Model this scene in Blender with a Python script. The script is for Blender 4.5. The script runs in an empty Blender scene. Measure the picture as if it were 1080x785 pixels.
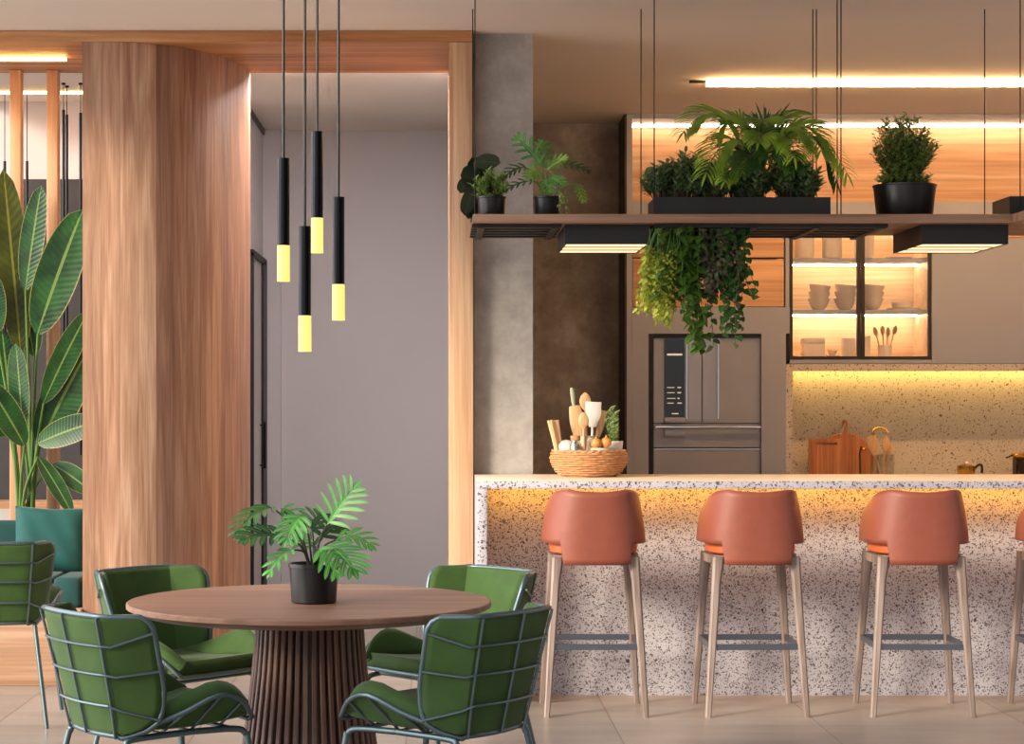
import bpy, bmesh, math, random
from mathutils import Vector, Matrix
C = bpy.context.scene.collection
PI = math.pi
F, VX, VY, CH = 2100.0, 462.0, 424.0, 1.38      # focal length in pixels, principal point, camera height

def V(*a): return Vector(a)
def at(px, py, y): return V((px - VX) * y / F, y, CH - (py - VY) * y / F)
def X(px, y): return (px - VX) * y / F
def Z(py, y): return CH - (py - VY) * y / F
def lin(h):
    r = []
    for i in (0, 2, 4):
        c = int(h[i:i+2], 16) / 255
        r.append(c / 12.92 if c <= .04045 else ((c + .055) / 1.055) ** 2.4)
    return (r[0], r[1], r[2], 1)

# ------------------------------------------------------------------ materials
def newmat(name):
    m = bpy.data.materials.new(name); m.use_nodes = True
    nt = m.node_tree; b = nt.nodes['Principled BSDF']
    return m, nt, b
def N(nt, t, **kw):
    n = nt.nodes.new(t)
    for k, v in kw.items(): setattr(n, k, v)
    return n
def ramp(nt, stops):
    r = N(nt, 'ShaderNodeValToRGB'); e = r.color_ramp.elements
    while len(e) < len(stops): e.new(.5)
    for i, (p, c) in enumerate(stops): e[i].position = p; e[i].color = c
    return r
def mth(nt, op, a, b=None):
    n = N(nt, 'ShaderNodeMath', operation=op)
    for i, v in enumerate((a, b)):
        if v is None: continue
        if isinstance(v, (int, float)): n.inputs[i].default_value = v
        else: nt.links.new(v, n.inputs[i])
    return n.outputs[0]
def plain(name, h, rough=.5, metal=0, var=.12, scale=8, spec=.5, sheen=0, bump=0, coat=0):
    m, nt, b = newmat(name)
    c = lin(h) if isinstance(h, str) else h
    tc = N(nt, 'ShaderNodeTexCoord'); no = N(nt, 'ShaderNodeTexNoise')
    no.inputs['Scale'].default_value = scale; no.inputs['Detail'].default_value = 4
    nt.links.new(tc.outputs['Object'], no.inputs['Vector'])
    lo = tuple(x * (1 - var) for x in c[:3]) + (1,); hi = tuple(min(1, x * (1 + var)) for x in c[:3]) + (1,)
    r = ramp(nt, [(.3, lo), (.7, hi)])
    nt.links.new(no.outputs['Fac'], r.inputs['Fac']); nt.links.new(r.outputs['Color'], b.inputs['Base Color'])
    b.inputs['Roughness'].default_value = rough; b.inputs['Metallic'].default_value = metal
    b.inputs['Specular IOR Level'].default_value = spec
    if sheen:
        b.inputs['Sheen Weight'].default_value = sheen; b.inputs['Sheen Roughness'].default_value = .4
    if coat: b.inputs['Coat Weight'].default_value = coat
    if bump:
        n2 = N(nt, 'ShaderNodeTexNoise'); n2.inputs['Scale'].default_value = 350
        bp = N(nt, 'ShaderNodeBump'); bp.inputs['Strength'].default_value = bump; bp.inputs['Distance'].default_value = .002
        nt.links.new(tc.outputs['Object'], n2.inputs['Vector']); nt.links.new(n2.outputs['Fac'], bp.inputs['Height'])
        nt.links.new(bp.outputs['Normal'], b.inputs['Normal'])
    return m
def emit(name, h, s):
    m, nt, b = newmat(name)
    b.inputs['Base Color'].default_value = tuple(.25 * q for q in lin(h)[:3]) + (1,)
    b.inputs['Emission Color'].default_value = lin(h); b.inputs['Emission Strength'].default_value = s
    return m
def wood(name, d, mi, l, axis='z', sc=1.0, rough=.45, plank=0, coord='Object', tones=None, contrast=1):
    m, nt, b = newmat(name); L = nt.links.new
    tc = N(nt, 'ShaderNodeTexCoord'); src = tc.outputs[coord]
    if plank:
        sp = N(nt, 'ShaderNodeSeparateXYZ'); L(src, sp.inputs[0])
        idn = mth(nt, 'FLOOR', mth(nt, 'DIVIDE', sp.outputs[0], plank))
        wn = N(nt, 'ShaderNodeTexWhiteNoise', noise_dimensions='1D'); L(idn, wn.inputs['W'])
        off = N(nt, 'ShaderNodeCombineXYZ'); L(mth(nt, 'MULTIPLY', idn, 3.7), off.inputs[1]); L(mth(nt, 'MULTIPLY', idn, 1.3), off.inputs[2])
        ad = N(nt, 'ShaderNodeVectorMath', operation='ADD'); L(src, ad.inputs[0]); L(off.outputs[0], ad.inputs[1])
        src = ad.outputs[0]
    a, al, f, fl = 9 * sc, .55 * sc, 90 * sc, 2.2 * sc
    S1 = {'x': (al, a, a), 'y': (a, al, a), 'z': (a, a, al), 'v': (a, al, 1)}[axis]
    S2 = {'x': (fl, f, f), 'y': (f, fl, f), 'z': (f, f, fl), 'v': (f, fl, 1)}[axis]
    out = []
    for S, det, dist in ((S1, 5, 1.1), (S2, 3, .3)):
        mp = N(nt, 'ShaderNodeMapping'); mp.inputs['Scale'].default_value = S; L(src, mp.inputs['Vector'])
        no = N(nt, 'ShaderNodeTexNoise'); no.inputs['Scale'].default_value = 1; no.inputs['Detail'].default_value = det
        no.inputs['Distortion'].default_value = dist; L(mp.outputs[0], no.inputs['Vector']); out.append(no.outputs['Fac'])
    r = ramp(nt, [(.32, lin(d)), (.5, lin(mi)), (.68, lin(l))]); L(out[0], r.inputs['Fac'])
    r2 = ramp(nt, [(.35, (.72, .70, .68, 1)), (.6, (1, 1, 1, 1))]); L(out[1], r2.inputs['Fac'])
    mx = N(nt, 'ShaderNodeMix', data_type='RGBA', blend_type='MULTIPLY'); mx.inputs[0].default_value = .75 * contrast
    L(r.outputs[0], mx.inputs[6]); L(r2.outputs[0], mx.inputs[7]); col = mx.outputs[2]
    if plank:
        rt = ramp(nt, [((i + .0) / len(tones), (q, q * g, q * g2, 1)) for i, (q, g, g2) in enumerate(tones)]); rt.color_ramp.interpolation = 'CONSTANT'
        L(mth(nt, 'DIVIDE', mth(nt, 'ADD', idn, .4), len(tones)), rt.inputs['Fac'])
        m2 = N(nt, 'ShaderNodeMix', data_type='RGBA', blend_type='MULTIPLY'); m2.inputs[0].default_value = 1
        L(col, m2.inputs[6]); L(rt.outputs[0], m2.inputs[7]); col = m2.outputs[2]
        fr = mth(nt, 'FRACT', mth(nt, 'DIVIDE', sp.outputs[0], plank))
        gap = mth(nt, 'LESS_THAN', fr, .02)
        m3 = N(nt, 'ShaderNodeMix', data_type='RGBA'); L(mth(nt, 'MULTIPLY', gap, .5), m3.inputs[0]); L(col, m3.inputs[6]); m3.inputs[7].default_value = (.05, .03, .02, 1)
        col = m3.outputs[2]
    L(col, b.inputs['Base Color']); b.inputs['Roughness'].default_value = rough
    bp = N(nt, 'ShaderNodeBump'); bp.inputs['Strength'].default_value = .12; bp.inputs['Distance'].default_value = .004
    L(out[1], bp.inputs['Height']); L(bp.outputs[0], b.inputs['Normal'])
    return m
def terrazzo(name, base, chip, chip2, sc=48, rough=.45, amt=.52):
    m, nt, b = newmat(name); L = nt.links.new
    tc = N(nt, 'ShaderNodeTexCoord')
    nz = N(nt, 'ShaderNodeTexNoise'); nz.inputs['Scale'].default_value = 30; L(tc.outputs['Object'], nz.inputs['Vector'])
    dv = N(nt, 'ShaderNodeVectorMath', operation='SCALE'); dv.inputs['Scale'].default_value = .03
    L(nz.outputs['Color'], dv.inputs[0])
    ad = N(nt, 'ShaderNodeVectorMath', operation='ADD'); L(tc.outputs['Object'], ad.inputs[0]); L(dv.outputs[0], ad.inputs[1])
    bn = N(nt, 'ShaderNodeTexNoise'); bn.inputs['Scale'].default_value = 6; bn.inputs['Detail'].default_value = 6; L(tc.outputs['Object'], bn.inputs['Vector'])
    bl = lin(base); rb = ramp(nt, [(.3, tuple(x * .88 for x in bl[:3]) + (1,)), (.7, bl)]); L(bn.outputs['Fac'], rb.inputs['Fac'])
    col = rb.outputs[0]
    for k, (s, ch, thr, rad) in enumerate(((sc * 1.5, chip2, .45, .36), (sc, chip, amt, .40), (sc * .5, chip, .95, .30))):
        vo = N(nt, 'ShaderNodeTexVoronoi'); vo.inputs['Scale'].default_value = s; L(ad.outputs[0], vo.inputs['Vector'])
        sx = N(nt, 'ShaderNodeSeparateColor'); L(vo.outputs['Color'], sx.inputs[0])
        pick = mth(nt, 'GREATER_THAN', sx.outputs[0], thr)
        rr = mth(nt, 'ADD', mth(nt, 'MULTIPLY', sx.outputs[1], rad * .6), rad * .65)
        ins = mth(nt, 'LESS_THAN', vo.outputs['Distance'], rr)
        fac = mth(nt, 'MULTIPLY', mth(nt, 'MULTIPLY', pick, ins), mth(nt, 'ADD', mth(nt, 'MULTIPLY', sx.outputs[2], .35), .6))
        mx = N(nt, 'ShaderNodeMix', data_type='RGBA'); L(fac, mx.inputs[0]); L(col, mx.inputs[6]); mx.inputs[7].default_value = lin(ch); col = mx.outputs[2]
    L(col, b.inputs['Base Color']); b.inputs['Roughness'].default_value = rough
    return m
def concrete(name, a, c, d, sc=2.2, rough=.75):
    m, nt, b = newmat(name); L = nt.links.new
    tc = N(nt, 'ShaderNodeTexCoord')
    n1 = N(nt, 'ShaderNodeTexNoise'); n1.inputs['Scale'].default_value = sc; n1.inputs['Detail'].default_value = 9; n1.inputs['Roughness'].default_value = .7; n1.inputs['Distortion'].default_value = .1
    L(tc.outputs['Object'], n1.inputs['Vector'])
    r = ramp(nt, [(.33, lin(a)), (.52, lin(c)), (.72, lin(d))]); L(n1.outputs['Fac'], r.inputs['Fac'])
    L(r.outputs[0], b.inputs['Base Color']); b.inputs['Roughness'].default_value = rough
    return m
def tiles(name):
    m, nt, b = newmat(name); L = nt.links.new
    tc = N(nt, 'ShaderNodeTexCoord'); sp = N(nt, 'ShaderNodeSeparateXYZ'); L(tc.outputs['Object'], sp.inputs[0])
    u = mth(nt, 'DIVIDE', mth(nt, 'SUBTRACT', sp.outputs[0], .75), .88); v = mth(nt, 'DIVIDE', mth(nt, 'SUBTRACT', sp.outputs[1], 8.5), .88)
    g = None
    for w in (u, v):
        f = mth(nt, 'FRACT', w); e = mth(nt, 'LESS_THAN', mth(nt, 'ABSOLUTE', mth(nt, 'SUBTRACT', f, .5)), .4965)
        g = e if g is None else mth(nt, 'MULTIPLY', g, e)
    cb = N(nt, 'ShaderNodeCombineXYZ'); L(mth(nt, 'FLOOR', u), cb.inputs[0]); L(mth(nt, 'FLOOR', v), cb.inputs[1])
    wn = N(nt, 'ShaderNodeTexWhiteNoise'); L(cb.outputs[0], wn.inputs['Vector'])
    mp = N(nt, 'ShaderNodeMapping'); mp.inputs['Scale'].default_value = (1, 5, 1); L(tc.outputs['Object'], mp.inputs[0])
    n1 = N(nt, 'ShaderNodeTexNoise'); n1.inputs['Scale'].default_value = 1.6; n1.inputs['Detail'].default_value = 7; L(mp.outputs[0], n1.inputs['Vector'])
    fac = mth(nt, 'ADD', mth(nt, 'MULTIPLY', wn.outputs['Value'], .3), mth(nt, 'MULTIPLY', n1.outputs['Fac'], .7))
    r = ramp(nt, [(.3, lin('8C827A')), (.7, lin('A69A91'))]); L(fac, r.inputs['Fac'])
    mx = N(nt, 'ShaderNodeMix', data_type='RGBA'); L(g, mx.inputs[0]); mx.inputs[6].default_value = lin('6E5C52'); L(r.outputs[0], mx.inputs[7])
    L(mx.outputs[2], b.inputs['Base Color']); b.inputs['Roughness'].default_value = .33
    return m
def leafmat(name, d, l, vein, veins=0, rough=.42, edge=None):
    m, nt, b = newmat(name); L = nt.links.new
    tc = N(nt, 'ShaderNodeTexCoord'); no = N(nt, 'ShaderNodeTexNoise'); no.inputs['Scale'].default_value = 9; no.inputs['Detail'].default_value = 3
    L(tc.outputs['Object'], no.inputs['Vector'])
    r = ramp(nt, [(.35, lin(d)), (.65, lin(l))]); L(no.outputs['Fac'], r.inputs['Fac']); col = r.outputs[0]
    sp = N(nt, 'ShaderNodeSeparateXYZ'); L(tc.outputs['UV'], sp.inputs[0])
    au = mth(nt, 'ABSOLUTE', mth(nt, 'SUBTRACT', sp.outputs[0], .5))
    if veins:
        sn = mth(nt, 'SINE', mth(nt, 'MULTIPLY', mth(nt, 'SUBTRACT', sp.outputs[1], mth(nt, 'MULTIPLY', au, .16)), veins))
        m1 = N(nt, 'ShaderNodeMix', data_type='RGBA', blend_type='MULTIPLY'); L(mth(nt, 'MULTIPLY', mth(nt, 'ADD', sn, 1), .13), m1.inputs[0]); L(col, m1.inputs[6]); m1.inputs[7].default_value = (.35, .4, .3, 1); col = m1.outputs[2]
        bp = N(nt, 'ShaderNodeBump'); bp.inputs['Strength'].default_value = .10; bp.inputs['Distance'].default_value = .006; L(sn, bp.inputs['Height']); L(bp.outputs[0], b.inputs['Normal'])
    mr = mth(nt, 'LESS_THAN', au, .035)
    m2 = N(nt, 'ShaderNodeMix', data_type='RGBA'); L(mth(nt, 'MULTIPLY', mr, .7), m2.inputs[0]); L(col, m2.inputs[6]); m2.inputs[7].default_value = lin(vein); col = m2.outputs[2]
    if edge:
        me = mth(nt, 'GREATER_THAN', au, .478)
        m3 = N(nt, 'ShaderNodeMix', data_type='RGBA'); L(mth(nt, 'MULTIPLY', me, .7), m3.inputs[0]); L(col, m3.inputs[6]); m3.inputs[7].default_value = lin(edge); col = m3.outputs[2]
    L(col, b.inputs['Base Color']); b.inputs['Roughness'].default_value = rough
    tr = N(nt, 'ShaderNodeBsdfTranslucent'); L(col, tr.inputs[0])
    ms = N(nt, 'ShaderNodeMixShader'); ms.inputs[0].default_value = .22
    L(b.outputs[0], ms.inputs[1]); L(tr.outputs[0], ms.inputs[2]); L(ms.outputs[0], nt.nodes['Material Output'].inputs[0])
    return m
def glassmat(name, tint=(1, 1, 1, 1), refl=.06):
    m, nt, b = newmat(name); L = nt.links.new
    t = N(nt, 'ShaderNodeBsdfTransparent'); t.inputs[0].default_value = tint
    g = N(nt, 'ShaderNodeBsdfGlossy'); g.inputs['Roughness'].default_value = .03
    ms = N(nt, 'ShaderNodeMixShader'); ms.inputs[0].default_value = refl
    L(t.outputs[0], ms.inputs[1]); L(g.outputs[0], ms.inputs[2]); L(ms.outputs[0], nt.nodes['Material Output'].inputs[0])
    return m

# ------------------------------------------------------------------ mesh helpers
ORG = {}
class MB:
    def __init__(self): self.bm = bmesh.new(); self.uv = self.bm.loops.layers.uv.new('UVMap')
    def box(self, x0, x1, y0, y1, z0, z1, bev=0, seg=2):
        b2 = bmesh.new(); bmesh.ops.create_cube(b2, size=1)
        for v in b2.verts:
            v.co = V(x0 + (v.co.x + .5) * (x1 - x0), y0 + (v.co.y + .5) * (y1 - y0), z0 + (v.co.z + .5) * (z1 - z0))
        if bev: bmesh.ops.bevel(b2, geom=list(b2.edges), offset=bev, segments=seg, profile=.5, affect='EDGES')
        self.merge(b2); return self
    def merge(self, b2, mat=None):
        if mat is not None: bmesh.ops.transform(b2, matrix=mat, verts=b2.verts)
        bmesh.ops.recalc_face_normals(b2, faces=b2.faces)
        me = bpy.data.meshes.new('tmp'); b2.to_mesh(me); b2.free(); self.bm.from_mesh(me); bpy.data.meshes.remove(me); return self
    def tube(self, pts, r, segs=8, cap=True, smooth=0, closed=False):
        pts = [Vector(p) for p in pts]
        if smooth: pts = catmull(pts, smooth, closed)
        n = len(pts); rs = r if isinstance(r, (list, tuple)) else [r] * n
        if len(rs) != n: rs = [rs[0] + (rs[-1] - rs[0]) * i / (n - 1) for i in range(n)]
        rings = []; up = None
        for i, p in enumerate(pts):
            if closed: t = pts[(i + 1) % n] - pts[i - 1]
            else: t = pts[min(i + 1, n - 1)] - pts[max(i - 1, 0)]
            if t.length < 1e-9: t = V(0, 0, 1)
            t.normalize()
            if up is None:
                up = V(0, 0, 1) if abs(t.z) < .9 else V(1, 0, 0)
            a = (up - t * up.dot(t)).normalized(); b = t.cross(a); up = a
            rings.append([self.bm.verts.new(p + (a * math.cos(2 * PI * k / segs) + b * math.sin(2 * PI * k / segs)) * rs[i]) for k in range(segs)])
        m = n if closed else n - 1
        for i in range(m):
            A, B = rings[i], rings[(i + 1) % n]
            for k in range(segs): self.bm.faces.new((A[k], A[(k + 1) % segs], B[(k + 1) % segs], B[k]))
        if cap and not closed:
            self.bm.faces.new(rings[0][::-1]); self.bm.faces.new(rings[-1])
        return self
    def lathe(self, prof, c=(0, 0, 0), segs=32, sx=1, sy=1, wob=None):
        rings = []
        for r, z in prof:
            if r < 1e-6: rings.append([self.bm.verts.new((c[0], c[1], c[2] + z))])
            else: rings.append([self.bm.verts.new((c[0] + sx * r * math.cos(2 * PI * k / segs), c[1] + sy * r * math.sin(2 * PI * k / segs), c[2] + z)) for k in range(segs)])
        for A, B in zip(rings, rings[1:]):
            for k in range(segs):
                j = (k + 1) % segs
                if len(A) == 1 and len(B) == 1: continue
                if len(A) == 1: self.bm.faces.new((A[0], B[j], B[k]))
                elif len(B) == 1: self.bm.faces.new((A[k], A[j], B[0]))
                else: self.bm.faces.new((A[k], A[j], B[j], B[k]))
        return self
    def prism(self, poly, y0, y1):          # outline in x, z extruded along y
        a = [self.bm.verts.new((x, y0, z)) for x, z in poly]; b = [self.bm.verts.new((x, y1, z)) for x, z in poly]
        n = len(poly); self.bm.faces.new(a); self.bm.faces.new(b[::-1])
        for i in range(n): self.bm.faces.new((a[i], b[i], b[(i + 1) % n], a[(i + 1) % n]))
        return self
    def slab(self, poly, z0, z1):           # outline in x, y extruded along z
        a = [self.bm.verts.new((x, y, z0)) for x, y in poly]; b = [self.bm.verts.new((x, y, z1)) for x, y in poly]
        n = len(poly); self.bm.faces.new(a[::-1]); self.bm.faces.new(b)
        for i in range(n): self.bm.faces.new((a[i], a[(i + 1) % n], b[(i + 1) % n], b[i]))
        return self
    def grid(self, rows):
        vs = [[self.bm.verts.new(p) for p in r] for r in rows]
        for A, B in zip(vs, vs[1:]):
            for k in range(len(A) - 1): self.bm.faces.new((A[k], A[k + 1], B[k + 1], B[k]))
        return self
    def quad_blade(self, cs, sides, ws, ups, fold):
        pr = None; n = len(cs)
        for i in range(n):
            c, s, w, u = cs[i], sides[i], ws[i], ups[i]
            t = i / (n - 1)
            row = [self.bm.verts.new(c + s * w + u * (fold * w)), self.bm.verts.new(c), self.bm.verts.new(c - s * w + u * (fold * w))]
            if pr:
                t0 = (i - 1) / (n - 1)
                for k in (0, 1):
                    f = self.bm.faces.new((pr[k], pr[k + 1], row[k + 1], row[k]))
                    us = ((k * .5, t0), (k * .5 + .5, t0), (k * .5 + .5, t), (k * .5, t))
                    for lp, q in zip(f.loops, us): lp[self.uv].uv = q
            pr = row
    def blade(self, p, d, up, L, W, droop=.4, fold=.2, segs=5, prof='leaf', wav=0):
        p = Vector(p); d = Vector(d).normalized(); up = Vector(up)
        if abs(up.normalized().dot(d)) > .97: up = up + V(.3, .5, .1)
        cs, ss, ws, us = [], [], [], []
        s = d.cross(up).normalized()
        for i in range(segs + 1):
            t = i / segs
            if prof == 'leaf': w = math.sin(PI * min(1, t ** .75 * .98 + .02)) ** .8
            elif prof == 'heart': w = min(1, t * 6 + .15) * (1 - t ** 2.2) * 1.05
            elif prof == 'oval': w = max(.02, 1 - (2 * t - 1) ** 2) ** .5
            else: w = min(1, t * 8 + .25) * (1 - t) ** .6
            if i == segs: w = max(0.02, w * .1)
            n = s.cross(d).normalized()
            cs.append(p.copy()); ss.append(s.copy()); ws.append(W / 2 * w); us.append(n * (1 if n.dot(up) > 0 else -1))
            p = p + d * (L / segs); d = (d + V(0, 0, -droop / segs)).normalized()
            s = (s - d * s.dot(d)).normalized()
        self.quad_blade(cs, ss, ws, us, fold); return cs
    def build(self, name, mat, root=None, org=None, smooth=40, bevel=0, solid=0, off=0, sub=0, local=False):
        o0 = Vector((0, 0, 0)) if local else (ORG[root.name] if root else Vector(org or (0, 0, 0)))
        if o0.length: bmesh.ops.translate(self.bm, vec=-o0, verts=self.bm.verts)
        bmesh.ops.recalc_face_normals(self.bm, faces=self.bm.faces) if not getattr(self, 'norecalc', False) else None
        me = bpy.data.meshes.new(name); self.bm.to_mesh(me); self.bm.free()
        me.materials.append(mat)
        if smooth:
            me.polygons.foreach_set('use_smooth', [True] * len(me.polygons)); me.set_sharp_from_angle(angle=math.radians(smooth))
        o = bpy.data.objects.new(name, me); C.objects.link(o)
        if root: o.parent = root; ORG[o.name] = o0
        else: o.location = o0; ORG[o.name] = o0
        if solid:
            md = o.modifiers.new('thickness', 'SOLIDIFY'); md.thickness = solid; md.offset = off
        if bevel:
            md = o.modifiers.new('bevel', 'BEVEL'); md.width = bevel; md.segments = 2; md.limit_method = 'ANGLE'; md.angle_limit = math.radians(50)
        if sub:
            md = o.modifiers.new('sub', 'SUBSURF'); md.levels = sub; md.render_levels = sub
        return o
def catmull(P, n, closed=False):
    out = []; N_ = len(P); rng = range(N_) if closed else range(N_ - 1)
    for i in rng:
        if closed: a, b, c, d = P[i - 1], P[i], P[(i + 1) % N_], P[(i + 2) % N_]
        else: a, b, c, d = P[max(i - 1, 0)], P[i], P[i + 1], P[min(i + 2, N_ - 1)]
        for k in range(n):
            t = k / n
            out.append(.5 * ((2 * b) + (c - a) * t + (2 * a - 5 * b + 4 * c - d) * t * t + (3 * b - a - 3 * c + d) * t ** 3))
    if not closed: out.append(P[-1].copy())
    return out
def thing(name, label, cat, loc=(0, 0, 0), rz=0, group=None, local=False):
    o = bpy.data.objects.new(name, None); C.objects.link(o); o.location = loc; o.rotation_euler = (0, 0, rz); o.empty_display_size = .05
    o['label'] = label; o['category'] = cat
    if group: o['group'] = group
    ORG[o.name] = Vector((0, 0, 0)) if local else Vector(loc); return o
def tag(o, label, cat, group=None, kind=None):
    o['label'] = label; o['category'] = cat
    if group: o['group'] = group
    if kind: o['kind'] = kind
    return o
def struct(o): o['kind'] = 'structure'; return o
def kids(o): return [c for c in bpy.data.objects if c.parent == o]
def dup(o, loc, rz=None, label=None, parent=None):
    c = o.copy(); C.objects.link(c)
    if parent: c.parent = parent
    else:
        c.location = loc
        if rz is not None: c.rotation_euler = (0, 0, rz)
        if label: c['label'] = label
    for ch in kids(o): dup(ch, None, parent=c)
    return c
def box(name, mat, *b, root=None, bev=0, **k):
    x0, x1, y0, y1, z0, z1 = b
    org = k.pop('org', ((x0 + x1) / 2, (y0 + y1) / 2, z0))
    return MB().box(x0, x1, y0, y1, z0, z1, bev).build(name, mat, root, org=None if root else org, **k)
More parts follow.
